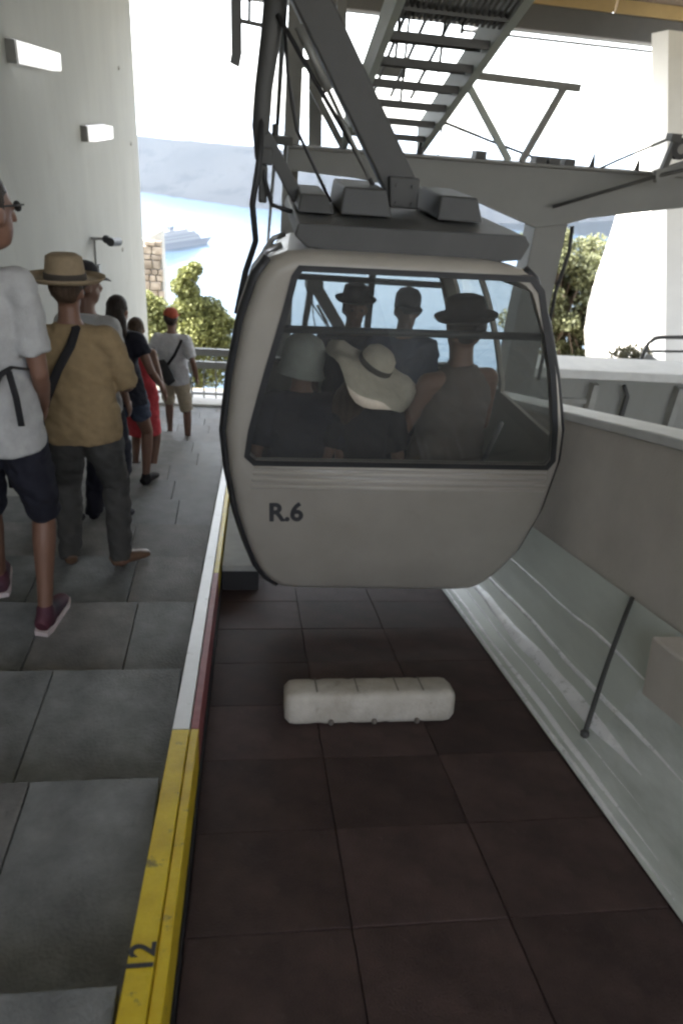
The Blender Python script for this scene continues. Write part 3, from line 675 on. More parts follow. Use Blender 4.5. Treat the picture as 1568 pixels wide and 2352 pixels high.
# rope sheave assembly at the right
sh = empty('rope_sheave_assembly', (3.65, 6.5, 0), 'dark rope sheave assembly at the end of the pylon arm', 'machinery')
mb = MB(); mb.beam((3.50, 6.45, -.19), (4.05, 6.45, .02), .10, .06, up=(0, 1, 0)); mb.build('rocker_beam', M_paintsteel, sh)
for k in range(3):
    mb = MB(); c = Vector((3.66 + .2 * k, 6.45, .04 + .08 * k)); mb.tube([c - Vector((0, .03, 0)), c + Vector((0, .03, 0))], .085, 20); w1 = mb.build('sheave', M_black, sh)
    mb = MB(); mb.tube([c - Vector((0, .034, 0)), c + Vector((0, .034, 0))], .04, 14); mb.build('hub', M_steel_l, w1)
mb = MB(); mb.beam((3.55, 6.45, -.17), (3.60, 6.45, .12), .05, .05, up=(0, 1, 0)); mb.box(3.53, 3.62, 6.4, 6.5, .09, .15); mb.build('bracket', M_steel, sh)
def cable(label, pts, r, m=M_steel): mb = MB(); mb.tube(pts, r, 8); return tag(mb.build('steel_cable', m, smooth=True), label, 'cable')
cable('thin pale cable running from the cross arm up to the sheave assembly', [(3.19, 7.0, -.20), (3.30, 6.8, -.09), (3.56, 6.45, .12)], .012, M_steel_l)
cable('dark thick cable slanting down across the pylon under the sheaves', [(2.75, 6.75, -.52), (3.2, 6.6, -.33), (3.5, 6.45, -.19), (3.9, 6.2, -.03)], .016, M_steel)
cable('track rope running overhead along the left arm end to the cabin grip', [(.14, -6, 1.6), (.14, 4.05, .66), (.2, 6.9, -.10), (.3, 40, -16), (.3, 230, -150)], .018)
mb = MB(); mb.box(.05, .32, 6.5, 7.3, -.20, -.14); mb.tube([(.18, 6.7, -.17), (.18, 6.7, -.05)], .03, 8); mb.build('rope_saddle', M_steel, py)

# ------------------------------------------------------------------ wall lamps and security camera
def wall_lamp(y0, y1, z, label):
    e = empty('wall_lamp', (-1.9, (y0 + y1) / 2, z), label, 'lamp', 'lamps on the white side wall')
    mb = MB(); mb.box(-1.905, -1.85, y0, y1, z - .075, z + .075); mb.build('lamp_back', M_lamp_top, e)
    mb = MB(); mb.hexa([(-1.849, y0 + .03, z - .085), (-1.76, y0 + .03, z - .08), (-1.76, y1 - .03, z - .08), (-1.849, y1 - .03, z - .085), (-1.849, y0 + .03, z + .07), (-1.755, y0 + .03, z + .058), (-1.755, y1 - .03, z + .058), (-1.849, y1 - .03, z + .07)]); mb.build('diffuser', M_lamp, e, bevel=.008)
    mb = MB(); mb.box(-1.905, -1.83, y0 - .03, y0 + .027, z - .085, z + .07); mb.build('end_cap', M_steel_l, e)
wall_lamp(6.70, 7.85, .285, 'larger and nearer white lamp high on the side wall'); wall_lamp(9.1, 10.3, -.33, 'smaller and farther white lamp on the side wall near its end')
sc_ = empty('security_camera', (-1.9, 9.2, -1.5), 'small dark security camera on a bracket on the white side wall', 'camera')
mb = MB(); mb.beam((-1.9, 9.1, -1.44), (-1.70, 9.15, -1.44), .03, .03); mb.build('bracket', M_steel_l, sc_)
mb = MB(); mb.tube([(-1.66, 9.0, -1.45), (-1.62, 9.32, -1.49)], .05, 12); mb.ell((-1.72, 9.1, -1.44), .05, .05, .05, n=8); mb.build('housing', M_black, sc_)
mb = MB(); mb.tube([(-1.88, 9.2, -1.46), (-1.885, 9.2, -1.78)], .013, 6); mb.box(-1.9, -1.84, 9.14, 9.26, -1.86, -1.76); mb.build('cable_box', M_steel_l, sc_)

# ------------------------------------------------------------------ opposite side: low wall, railing, white buildings
ow = empty('opposite_wall', (5, 8, -3), 'low white wall with a deep ledge beyond the opposite track', 'wall')
mb = MB(); mb.box(3.3, 7.6, 8.15, 8.5, -4.4, -2.54); mb.build('wall_face', M_plaster, ow)
mb = MB(); mb.box(3.25, 7.6, 7.98, 8.6, -2.54, -2.42); mb.build('ledge', M_coping, ow, bevel=.015)
for x in (4.34, 5.5): mb = MB(); mb.box(x - .04, x + .04, 8.02, 8.149, -3.4, -2.62); mb.build('wall_post', M_conc, ow)
mb = MB(); mb.beam((4.72, 8.06, -2.62), (4.80, 8.06, -2.75), .04, .04); mb.beam((4.80, 8.06, -2.75), (4.80, 8.06, -3.2), .05, .05, up=(0, 1, 0)); mb.build('pipe', M_steel, ow)
mb = MB(); mb.box(3.3, 4.32, 8.10, 8.149, -2.9, -2.84); mb.build('wall_groove', M_conc, ow)
og = empty('stair_railing', (5.4, 9.5, -3), 'dark tubular handrail with rounded corner beside the white building', 'railing')
mb = MB(); mb.tube([(5.56, 9.3, -3.1), (5.60, 9.3, -2.50), (5.63, 9.3, -2.38), (5.70, 9.3, -2.31), (5.80, 9.3, -2.29), (7.6, 9.3, -2.2)], .028, 8); mb.build('top_rail', M_steel, og, smooth=True)
mb = MB(); mb.tube([(5.62, 9.3, -2.50), (7.6, 9.3, -2.42)], .018, 8); mb.build('mid_rail', M_steel, og)
mb = MB(); mb.beam((5.75, 9.5, -2.62), (7.2, 9.5, -3.35), .04, .10); mb.build('stair_stringer', M_paintsteel, og)
wb = empty('white_building', (11, 18, -4), 'sunlit white building with a curved flaring corner beyond the trees', 'building')
mb = MB(); ed = [(-6.6, 10.55), (-5.65, 10.2), (-4.9, 9.95), (-4.0, 9.85), (-3.2, 9.9), (-2.2, 10.0), (-1.2, 10.05), (1.2, 10.15)]
rings = [[mb.bm.verts.new(p) for p in ((x, 20, z), (14.4, 14.9, z), (18, 18, z), (x + 2.5, 24, z))] for z, x in ed]
for A, B in zip(rings, rings[1:]):
    for k in range(4): mb.bm.faces.new((A[k], A[(k + 1) % 4], B[(k + 1) % 4], B[k]))
mb.bm.faces.new(rings[0][::-1]); mb.bm.faces.new(rings[-1]); mb.build('wall_face', M_plaster_o, wb, smooth=False)
mb = MB(); mb.hexa([(10.3, 19.9, 1.2), (14.3, 15.1, 1.2), (17.8, 18, 1.2), (12.6, 23.8, 1.2), (10.3, 19.9, 1.4), (14.3, 15.1, 1.4), (17.8, 18, 1.4), (12.6, 23.8, 1.4)]); mb.build('roof_edge', M_plaster_o, wb)
sb_ = MB(); sb_.hexa([(9.25, 14, -4.8), (13, 14, -4.8), (13, 14.6, -4.8), (9.25, 14.6, -4.8), (7.12, 14, 1.87), (13, 14, 1.87), (13, 14.6, 1.87), (7.12, 14.6, 1.87)])
tag(sb_.build('sloping_buttress', M_plaster_o), 'broad shaded white buttress with a leaning edge under the roof at right', 'buttress')

# stone pillar with separate stones beyond the left wall
sp = empty('stone_wall', (-3.0, 20.4, -9), 'brown rubble stone wall end just beyond the white side wall', 'wall')
mb = MB(); mb.hexa([(-4.6, 20.06, -9.4), (-2.33, 20.06, -9.4), (-2.33, 20.8, -9.4), (-4.6, 20.8, -9.4), (-4.6, 20.06, -4.1), (-2.38, 20.06, -2.86), (-2.38, 20.8, -2.86), (-4.6, 20.8, -4.1)]); mb.build('wall_core', M_conc, sp)
z = -6.4
while z < -2.95:
    hh = random.uniform(.14, .24); x = -3.5 + random.uniform(0, .12)
    while x < -2.42:
        ww = random.uniform(.16, .34); x2 = min(x + ww, -2.34)
        if z + hh < -2.84 - .56 * max(0, -2.38 - x) and x2 - x > .06:
            mb = MB(); dy = random.uniform(0, .04); mb.box(x, x2 - .02, 19.96 - dy, 20.07, z, z + hh - .02); mb.build('stone', M_stone, sp, bevel=.02)
        x = x2
    z += hh

# ------------------------------------------------------------------ trees and bush
def leaf_cloud(mb, clumps, per, size):
    V, F = [], []
    for c, r in clumps:
        c = Vector(c)
        for _ in range(per):
            d = Vector((random.gauss(0, 1), random.gauss(0, 1), random.gauss(0, 1))).normalized() * (random.random() ** .45) * r
            d.z *= .8; p = c + d; s = size * random.uniform(.6, 1.4)
            a = Vector((random.gauss(0, 1), random.gauss(0, 1), random.gauss(0, .6))).normalized(); b = a.orthogonal().normalized()
            b.rotate(Matrix.Rotation(random.uniform(0, 6.28), 3, a)); b *= s * .45; a *= s
            vs = [mb.bm.verts.new(q) for q in (p - a * .5, p + b, p + a * .5 + Vector((0, 0, -s * .15)), p - b)]
            mb.bm.faces.new(vs)
def tree(name, label, base, trunk_top, clumps, per, size, m, group=None, cat='tree', r0=.12):
    e = empty(name, base, label, cat, group); b, tt = Vector(base), Vector(trunk_top)
    mb = MB(); mid = b.lerp(tt, .5) + Vector((.06, 0, 0)); mb.tube([b, mid, tt], [r0, r0 * .7, r0 * .4], 9)
    for c, r in clumps:
        c = Vector(c); s = b.lerp(tt, random.uniform(.45, 1)); mb.tube([s, s.lerp(c, .55) + Vector((0, 0, -.08)), c], [r0 * .35, r0 * .2, r0 * .08], 6)
    mb.build('trunk', M_bark, e, smooth=True)
    mb = MB(); leaf_cloud(mb, clumps, per, size); mb.build('crown', m, e, fix=False)
    return e
tree('pine_tree', 'bushy yellow-green tree behind the platform railing', (-1.3, 17.2, -7.2), (-1.35, 17.2, -4.6),
     [((-1.45, 17, -3.35), .26), ((-1.62, 17, -3.62), .26), ((-1.3, 17.1, -3.22), .2), ((-1.55, 17.1, -4.1), .34), ((-1.28, 16.9, -4.0), .3), ((-.95, 17, -4.05), .3), ((-.80, 17, -4.25), .3), ((-2.25, 17, -4.15), .36), ((-2.45, 17, -4.6), .45), ((-2.1, 16.9, -4.75), .42),
      ((-1.7, 16.8, -4.65), .40), ((-1.3, 16.8, -4.65), .40), ((-.85, 16.9, -4.65), .36), ((-.6, 17, -4.95), .36), ((-1.1, 16.9, -5.05), .42), ((-1.7, 16.9, -5.2), .5), ((-2.3, 17, -5.3), .5), ((-.5, 17, -5.35), .36), ((-.9, 17, -5.7), .4), ((-1.5, 17, -5.9), .45), ((-.2, 17.2, -5.1), .34), ((.1, 17.2, -5.4), .34), ((-2.5, 17, -4.0), .34), ((-2.6, 17, -5.0), .5), ((-2.0, 17, -4.3), .34), ((-1.9, 16.9, -5.0), .45), ((-1.2, 16.9, -4.3), .36), ((-.9, 16.9, -4.4), .36), ((-1.5, 17.1, -4.4), .4), ((-1.9, 17.2, -4.6), .5), ((-1.1, 17.2, -4.8), .45), ((-2.2, 17.3, -5.0), .6), ((-.6, 17.2, -4.5), .3), ((-1.45, 17, -3.7), .3), ((-1.4, 17, -3.95), .32)], 950, .065, M_leaf, r0=.13)
rng = random.Random(3); cl = []
for k in range(80):
    cl.append(((rng.uniform(8.2, 10.6), rng.uniform(20.3, 22.0), rng.uniform(-6.3, -2.35)), rng.uniform(.3, .5)))
tree('olive_tree', 'dry olive-green tree between the pylon and the white building', (9.7, 21.2, -7.8), (9.5, 21.2, -3.8), cl, 420, .095, M_leaf2, r0=.2)
tree('garden_bush', 'pale rounded bush behind the low white wall', (6.2, 10.6, -4.7), (6.2, 10.6, -3.4), [((6.05, 10.6, -2.96), .26), ((6.28, 10.6, -2.93), .26), ((6.2, 10.6, -3.25), .3), ((5.95, 10.6, -3.35), .28), ((6.6, 10.7, -3.25), .26), ((6.45, 10.6, -3.1), .2)], 420, .05, M_leaf3, cat='bush', r0=.04)
for k, (x, y, r) in enumerate(((11.2, 19.2, .0), (-4.5, 19.5, .5))):
    pass

# ------------------------------------------------------------------ cruise ship
shp = empty('cruise_ship', (-115, 1385, -220), 'hazy white cruise ship lying at anchor on the sea', 'ship')
dirv = Vector((80, 113, 0)).normalized(); sdv = Vector((dirv.y, -dirv.x, 0)); c0 = Vector((-122, 1374, -220))
def hull(l0, l1, w_, z0, z1, name, m, rake=0):
    mb = MB(); a, b = c0 + dirv * l0, c0 + dirv * l1; s_ = sdv * w_
    bow = dirv * rake
    mb.hexa([a - s_ + Vector((0, 0, z0)), b - s_ * .25 + Vector((0, 0, z0)), b + s_ * .25 + Vector((0, 0, z0)), a + s_ + Vector((0, 0, z0)), a - s_ + Vector((0, 0, z1)), b - s_ * .25 + bow + Vector((0, 0, z1)), b + s_ * .25 + bow + Vector((0, 0, z1)), a + s_ + Vector((0, 0, z1))]); return mb.build(name, m, shp)
hull(-75, 62, 11, .0, 11, 'hull', M_shipb, 16); hull(-72, 44, 10.5, 11.01, 15, 'deck', M_ship); hull(-70, 40, 10.2, 15.01, 16.8, 'window_band', M_shipg); hull(-70, 38, 10.5, 16.81, 20, 'deck', M_ship); hull(-66, 33, 10.2, 20.01, 21.8, 'window_band', M_shipg); hull(-66, 28, 10.5, 21.81, 26, 'deck', M_ship); hull(-60, 10, 8, 26.01, 30, 'deck', M_ship); hull(-42, -28, 4, 30.01, 37, 'funnel', M_shipb); hull(2, 4, 1, 30.01, 36, 'mast', M_ship)

# ------------------------------------------------------------------ people
def solve(a, c, l1, l2, hint):
    a, c = Vector(a), Vector(c); d = c - a; D = min(d.length, (l1 + l2) * .999); d.normalize(); c = a + d * D
    x = (l1 * l1 - l2 * l2 + D * D) / (2 * D); y = math.sqrt(max(0, l1 * l1 - x * x)); h = Vector(hint); h = h - d * h.dot(d)
    h = h.normalized() if h.length > 1e-5 else d.orthogonal().normalized(); return a + d * x + h * y, c
SKIN = {k: mat('skin_' + k, c, .55, var=.08, scale=14, bump=.08, bscale=90) for k, c in {'tan': (.155, .078, .050), 'dark': (.13, .065, .042), 'fair': (.33, .19, .13)}.items()}
CLOTH = {}
def cloth(name, c, c2=None):
    if name not in CLOTH: CLOTH[name] = mat('cloth_' + name, c, .85, var=.12, scale=22, bump=.35, bscale=220, col2=c2, spec=.25)
    return CLOTH[name]
M_eye = mat('eye', (.02, .018, .016), .15)
def head_shape(mb, c, q):
    def T(v): return c + q @ Vector(v)
    mb.ell(T((0, -.012, .02)), .076, .096, .098, q); mb.ell(T((0, .02, -.045)), .056, .068, .075, q); mb.ell(T((0, .045, -.082)), .034, .034, .030, q)
    mb.caps(T((0, .088, .01)), T((0, .104, -.025)), .010, .014); mb.ell(T((0, .078, -.058)), .024, .014, .010, q)
    mb.ell(T((.033, .074, .012)), .016, .014, .010, q); mb.ell(T((-.033, .074, .012)), .016, .014, .010, q)
    for s in (-1, 1): mb.ell(T((s * .077, -.008, -.01)), .010, .022, .032, q)
def hand_shape(mb, wr, d, side_v, curl=.5):
    d = Vector(d).normalized(); sv = Vector(side_v); sv = (sv - d * sv.dot(d)).normalized(); pn = d.cross(sv)
    p1 = wr + d * .085; mb.tube([wr, wr + d * .04, p1], [(.026, .016), (.038, .016), (.040, .014)], 10, side=sv)
    for k, (o_, L) in enumerate(((-.030, .070), (-.010, .082), (.010, .078), (.029, .060))):
        a = p1 + sv * o_ - d * .008; b = a + d * L * .5 + pn * L * .16 * curl; c = b + d * L * .36 + pn * L * .42 * curl
        mb.caps(a, b, .0095, .0088, 8); mb.caps(b, c, .0088, .0075, 8)
    a = wr + d * .025 - sv * .030; b = a + d * .035 - sv * .026 + pn * .012; mb.caps(a, b, .013, .011, 8); mb.caps(b, b + d * .030 - sv * .004 + pn * .012, .011, .009, 8)
def person(label, loc, rot, H=1.75, g=1.0, skin='tan', feet=None, hands=None, head=(0, 0, 0), sit=False, top=None, bottom=None, hair=None, hat=None, shoes=None, toe=(.25, .25), hx=0., lean=0., wx=1., voxel=.010, female=False, extra=None, group='people queuing on the platform', face=False):
    S = H / 1.75; hipz = .92 if not sit else .455
    feet = feet or ([(-.11, .03, 0), (.11, -.02, 0)] if not sit else [(-.12, .40, 0), (.12, .42, 0)])
    lt = Matrix.Rotation(-lean, 3, 'X')
    pel = Vector((0, 0, hipz))
    def U(v): return pel + lt @ (Vector(v) - Vector((0, 0, .92)))      # upper-body point given in standing coordinates
    body = MB(); sw = .178 if not female else .155
    tors = [((0, 0, .86), (.135, .10)), ((0, 0, .93), (.165 * g, .118 * g)), ((0, .005, 1.04), (.148 * g if not female else .125, .105 * g)), ((0, 0, 1.16), (.150 * g if not female else .125, .108 * g)), ((0, -.005, 1.30), (.165 * g if not female else .14, .112)), ((0, -.01, 1.40), (.145 if not female else .125, .088)), ((0, -.01, 1.455), (.085, .062)), ((hx * .3, -.005, 1.50), (.055, .056)), ((hx * .8, .01, 1.58), (.052, .055))]
    body.tube([U(p) for p, _ in tors], [r for _, r in tors], 18, side=(1, 0, 0))
    hc = U((hx, .015, 1.640)); q = Matrix.Rotation(head[2], 3, 'Z') @ Matrix.Rotation(head[0], 3, 'X') @ Matrix.Rotation(head[1], 3, 'Y')
    head_shape(body, hc, q)
    J = {}
    for i, s in enumerate((-1, 1)):
        hip = pel + Vector((s * .088, 0, -.02)); f = Vector(feet[i]); an = Vector((f[0], f[1] - .02, f[2] + .085))
        kn, an = solve(hip, an, .44, .425, (s * .12, 1, .15 if not sit else 1.2)); J['k%d' % i] = kn; J['a%d' % i] = an; J['h%d' % i] = hip
        body.tube([hip + Vector((0, 0, .05)), hip.lerp(kn, .3), hip.lerp(kn, .75), kn, kn.lerp(an, .3), kn.lerp(an, .65), an, an - Vector((0, 0, .03))], [(.085, .09), (.088 * g, .092 * g), (.062, .066), (.054, .056), (.055, .058), (.042, .044), (.034, .038), (.034, .036)], 12, side=(1, 0, 0))
        fd = Vector((s * toe[i], 1, 0)).normalized(); body.caps(an + Vector((0, -.02, -.045)), an + fd * .13 + Vector((0, 0, -.058)), .034, .026); J['fd%d' % i] = fd
        sh_ = U((s * sw, -.01, 1.405)); J['s%d' % i] = sh_
        body.caps(U((s * .08, -.01, 1.41)), sh_, .052, .052)
        t = (hands[i] if hands and hands[i] else (s * .05, .06, -.50)); wr = sh_ + Vector(t)
        el, wr = solve(sh_, wr, .285, .255, (s * .35, -1, 0)); J['e%d' % i] = el; J['w%d' % i] = wr
        body.tube([sh_, sh_.lerp(el, .35), el, el.lerp(wr, .3), wr], [.052, .047, .037, .038, .026], 10)
        hand_shape(body, wr, (wr - el), (0, -1, .01), .6)
    M = Matrix.LocRotScale(Vector(loc), Matrix.Rotation(rot, 3, 'Z').to_quaternion(), Vector((S * wx, S, S)))
    me = remeshed(body, voxel, 4); me.materials.append(SKIN[skin])
    o = link('person', me); o.matrix_basis = M; tag(o, label, 'person', group)
    def child(name, me, m): me.materials.append(m); c = link(name, me); c.parent = o; return c
    if top:
        kind, m, sl = top
        mb = MB(); b0 = .84 if kind != 'dress' else .52; e = .024
        prof = [((0, 0, b0), (.200 * g, .150 * g)), ((0, 0, .93), (.200 * g, .150 * g)), ((0, .005, 1.05), ((.186 if not female else .165) * g, .140 * g)), ((0, 0, 1.18), ((.168 if not female else .142) * g, .128 * g)), ((0, -.005, 1.30), ((.18 if not female else .156) * g, .130)), ((0, -.01, 1.40), (.165 if not female else .14, .106)), ((0, -.01, 1.455), (.105, .082)), ((0, -.005, 1.48), (.078, .072))]
        if kind == 'dress': prof[0] = ((0, 0, .50), (.20, .18)); prof.insert(1, ((0, 0, .75), (.19, .15))); prof = prof[:-2] if sl == 0 else prof
        mb.tube([U(p) for p, _ in prof], [r for _, r in prof], 20, side=(1, 0, 0))
        if sl:
            for i, s in enumerate((-1, 1)):
                a, e_ = J['s%d' % i], J['e%d' % i]; w2 = J['w%d' % i]
                mb.caps(U((s * .08, -.01, 1.405)), a, .072, .072); end = a.lerp(e_, min(1, sl)); pts = [a, a.lerp(e_, min(1, sl) * .5), end]; rs = [.072, .071, .068]
                if sl > 1: pts.append(e_.lerp(w2, sl - 1)); rs.append(.055)
                mb.tube(pts, rs, 12)
        child('dress' if kind == 'dress' else 'shirt', remeshed(mb, .011, 4, wrinkle=.011, wseed=random.random() * 9), m)
    if bottom:
        kind, m = bottom; mb = MB(); full = {'trousers': 1.0, 'shorts': .42, 'short_shorts': .22}[kind]
        mb.tube([pel + Vector((0, 0, -.075)), pel + Vector((0, 0, .0)), U((0, .004, .98)), U((0, .004, 1.01))], [(.135, .105), (.172 * g, .125 * g), (.155 * g, .115 * g), (.150 * g, .112 * g)], 18, side=(1, 0, 0))
        for i in range(2):
            h_, k_, a_ = J['h%d' % i], J['k%d' % i], J['a%d' % i]
            pts = [h_ + Vector((0, 0, .04)), h_.lerp(k_, .3)]; rs = [(.098, .105), (.104 * g, .108 * g)]
            if full > .4: pts += [h_.lerp(k_, .7), k_]; rs += [(.090, .092), (.080, .082)]
            else: pts += [h_.lerp(k_, .52)]; rs += [(.098, .1)]
            if full >= 1: pts += [k_.lerp(a_, .4), k_.lerp(a_, .75), a_ - Vector((0, 0, .045))]; rs += [(.078, .080), (.070, .074), (.066, .078)]
            mb.tube(pts, rs, 14, side=(1, 0, 0))
        child({'trousers': 'trousers'}.get(kind, 'shorts'), remeshed(mb, .011, 3, wrinkle=.012, wseed=random.random() * 9), m)
    if shoes:
        for i in range(2):
            a, fd = J['a%d' % i], J['fd%d' % i]; mb = MB(); sv = Vector((fd.y, -fd.x, 0))
            mb.tube([a - fd * .065 - Vector((0, 0, .045)), a - fd * .03 - Vector((0, 0, .035)), a + fd * .06 - Vector((0, 0, .045)), a + fd * .14 - Vector((0, 0, .055)), a + fd * .185 - Vector((0, 0, .062))], [(.034, .034), (.043, .046), (.045, .038), (.048, .028), (.034, .018)], 12, side=sv)
            mb.caps(a - Vector((0, 0, .05)), a + Vector((0, 0, .0)), .046, .044)
            sh1 = child('shoe', remeshed(mb, .009, 3), shoes[0])
            if len(shoes) > 1:
                mb = MB(); pts = [a - fd * .07, a - fd * .03, a + fd * .06, a + fd * .14, a + fd * .19]; ws = [.032, .044, .045, .050, .034]
                top_ = [[p + sv * w_ * sg for sg in (-1, 1)] for p, w_ in zip(pts, ws)]
                for z0, z1 in ((-.088, -.066),):
                    vs = [[mb.bm.verts.new((pp.x, pp.y, a.z + z)) for pp in pr for z in (z0, z1)] for pr in top_]
                    for A, B in zip(vs, vs[1:]):
                        for k, j in ((0, 1), (1, 3), (3, 2), (2, 0)): mb.bm.faces.new((A[k], A[j], B[j], B[k]))
                    mb.bm.faces.new((vs[0][0], vs[0][1], vs[0][3], vs[0][2])); mb.bm.faces.new((vs[-1][0], vs[-1][1], vs[-1][3], vs[-1][2]))
                me_ = mb.mesh('sole', shoes[1]); c_ = link('sole', me_); c_.parent = sh1
    def HT(v): return hc + q @ Vector(v)
    if hair:
        kind, m = hair; mb = MB()
        if kind in ('short', 'long'):
            mb.ell(hc + q @ Vector((0, -.022, .032)), .084, .098, .098, q, 18)
            if kind == 'long':
                mb.tube([HT((0, -.06, .02)), HT((0, -.075, -.06)), HT((0, -.085, -.16)), HT((0, -.09, -.27)), HT((0, -.085, -.33))], [(.080, .05), (.094, .062), (.104, .058), (.098, .045), (.06, .022)], 14, side=q @ Vector((1, 0, 0)))
        for_face = Matrix.Identity(3)
        me_ = remeshed(mb, .009, 2, wrinkle=.007 if kind == 'long' else .006)
        qi = q.inverted()
        for v in me_.vertices:
            l_ = qi @ (v.co - hc)
            if l_.y > .02 and l_.z < .055 - .2 * max(0, .05 - l_.y): v.co = hc + q @ (l_ * .72)
        child('hair', me_, m)
    if hat:
        kind, m = hat; mb = MB(); qq = q
        if kind == 'fedora':
            mb.lathe([(.10, .0), (.170, .006), (.192, .024), (.192, .032), (.170, .016), (.097, .012), (.093, .07), (.086, .12), (.06, .135), (.02, .125), (.005, .122)], n=32, sx=1, sy=1.12)
        elif kind == 'trilby':
            mb.lathe([(.092, .0), (.125, .006), (.136, .02), (.136, .026), (.125, .014), (.090, .010), (.086, .06), (.078, .10), (.05, .112), (.005, .108)], n=28, sx=1, sy=1.12)
        elif kind == 'cap':
            mb.lathe([(.09, 0), (.092, .03), (.088, .07), (.065, .10), (.03, .112), (.004, .114)], n=24, sx=.92, sy=1.1); mb.tube([(0, .07, .006), (0, .13, .004), (0, .175, -.012)], [(.075, .006), (.075, .006), (.05, .004)], 14, side=(1, 0, 0))
        elif kind == 'bucket':
            mb.lathe([(.100, -.075), (.128, -.100), (.132, -.095), (.114, -.05), (.114, .0), (.106, .055), (.082, .092), (.04, .112), (.004, .116)], n=28, sx=1, sy=1.08)
        elif kind == 'floppy':
            mb.lathe([(.10, 0), (.15, .004), (.22, -.01), (.275, -.045), (.28, -.043), (.225, -.002), (.15, .012), (.099, .012), (.098, .05), (.088, .09), (.06, .115), (.03, .122), (.004, .124)], n=36, sx=1, sy=1.1)
            for v in mb.bm.verts:
                r_2 = math.hypot(v.co.x, v.co.y)
                if r_2 > .12: v.co.z += (r_2 - .12) * (.22 * math.sin(2 * math.atan2(v.co.y, v.co.x) + .6) + .15 * math.sin(5 * math.atan2(v.co.y, v.co.x)))
        me_ = mb.mesh('hat', m, smooth=True); c_ = link('hat', me_); c_.parent = o
        zoff = {'fedora': .045, 'cap': .035, 'bucket': .03, 'floppy': .04, 'trilby': .045}[kind]
        c_.matrix_basis = Matrix.Translation(hc) @ q.to_4x4() @ Matrix.Translation((0, -.012, zoff))
        if kind in ('fedora', 'floppy'):
            mb = MB(); mb.lathe([(.101, .013), (.103, .016), (.101, .042), (.098, .044)], n=32, sx=1, sy=1.115); b_ = link('hat_band', mb.mesh('hat_band', cloth('hatband', (.06, .05, .04)), smooth=True)); b_.parent = c_
    if face:
        for s in (-1, 1):
            mb = MB(); mb.ell(HT((s * .032, .084, .010)), .011, .008, .008, n=8); c_ = link('eye', mb.mesh('eye', M_eye, smooth=True)); c_.parent = o
    return o, M, J, S, hc
def strap(parent, name, label, cat, pts, r, m, bag=None):
    o = MB(); o.tube(pts, r, 8, side=(1, 0, 0)); me = o.mesh('strap', m, smooth=True)
    if bag is None: return tag(link(name, me), label, cat)
    e = empty(name, bag[0], label, cat); s_ = link('strap', me, e); bag[1].build('bag_body', m, e, smooth=True); return e

white_t = cloth('white_tee', (.34, .335, .325)); yellow_t = cloth('mustard_tee', (.225, .160, .085)); navy = cloth('navy', (.016, .016, .024)); charcoal = cloth('charcoal', (.050, .048, .044))
denim = cloth('denim', (.045, .055, .085)); red_d = cloth('red', (.42, .045, .055)); beige = cloth('beige', (.32, .27, .20)); straw = cloth('straw', (.25, .19, .12)); black_c = cloth('black', (.014, .013, .015))
cream = cloth('cream', (.52, .45, .36)); greyhat = cloth('greyhat', (.24, .24, .21)); brownl = mat('brown_leather', (.10, .055, .03), .5); redshoe = mat('navy_red_shoe', (.018, .016, .028), .7, col2=(.10, .018, .03), scale=5, detail=1); solew = mat('pale_sole', (.55, .47, .46), .6); rust = cloth('rust', (.25, .05, .025)); pattern = cloth('patterned', (.10, .058, .045), (.028, .018, .016))
dkhair = mat('dark_hair', (.014, .011, .010), .55, col2=(.045, .032, .025), scale=16, bump=.8, bscale=60, stretch=(3, 3, .25), spec=.15); brhair = mat('brown_hair', (.035, .022, .015), .55, col2=(.085, .055, .036), scale=16, bump=.8, bscale=60, stretch=(3, 3, .25), spec=.15); strapm = cloth('strap', (.018, .017, .018)); greyt = cloth('grey_tee', (.40, .40, .41))

def stand(x, y): return (x, y, tread_z(y) + .003)
PPL = []
# near man, partly outside the picture
o, M1, J1, S1, hc1 = person('man in white T-shirt, dark shorts and dark trainers with pale soles, nearest in the queue', stand(-1.03, 2.80), R(4), 1.99, .98, 'tan', feet=[(-.20, .30, 0), (.085, .02, 0)], hands=[(-.08, .15, -.45), (-.01, .16, -.46)], head=(-.05, 0, R(-40)), top=('shirt', white_t, .75), bottom=('shorts', navy), hair=('short', dkhair), shoes=(redshoe, solew), wx=.85, hx=.10, voxel=.009)
# man in straw hat
o, M2, J2, S2, hc2 = person('man in mustard T-shirt, charcoal trousers and straw hat with black shoulder strap', stand(-.90, 3.655), R(2), 1.70, 1.12, 'tan', feet=[(-.145, .02, 0), (.16, -.02, 0)], hands=[(.0, .30, -.34), (.04, .28, -.36)], head=(-.06, 0, R(-8)), top=('shirt', yellow_t, 1.0), bottom=('trousers', charcoal), hair=('short', brhair), hat=('fedora', straw), shoes=(brownl,), toe=(.3, 1.6), voxel=.010)
o, M3, J3, S3, _ = person('man in dark cap and white T-shirt, just beyond the straw hat', stand(-1.06, 4.78), R(-15), 1.86, 1.0, 'dark', wx=.85, head=(0, 0, R(-45)), top=('shirt', white_t, .7), bottom=('trousers', navy), hair=('short', dkhair), hat=('cap', black_c), shoes=(navy,), voxel=.012)
o, M4, J4, S4, _ = person('woman with long dark hair and denim shorts, stepping down ahead of the mustard shirt', stand(-1.03, 5.70), R(-12), 1.66, 1.0, 'tan', feet=[(-.10, -.12, 0), (.12, .10, 0)], hands=[(-.1, .1, -.45), (.13, .14, -.42)], head=(.1, 0, R(-10)), top=('shirt', navy, .45), bottom=('short_shorts', denim), hair=('long', dkhair), shoes=(black_c,), voxel=.012, female=True)
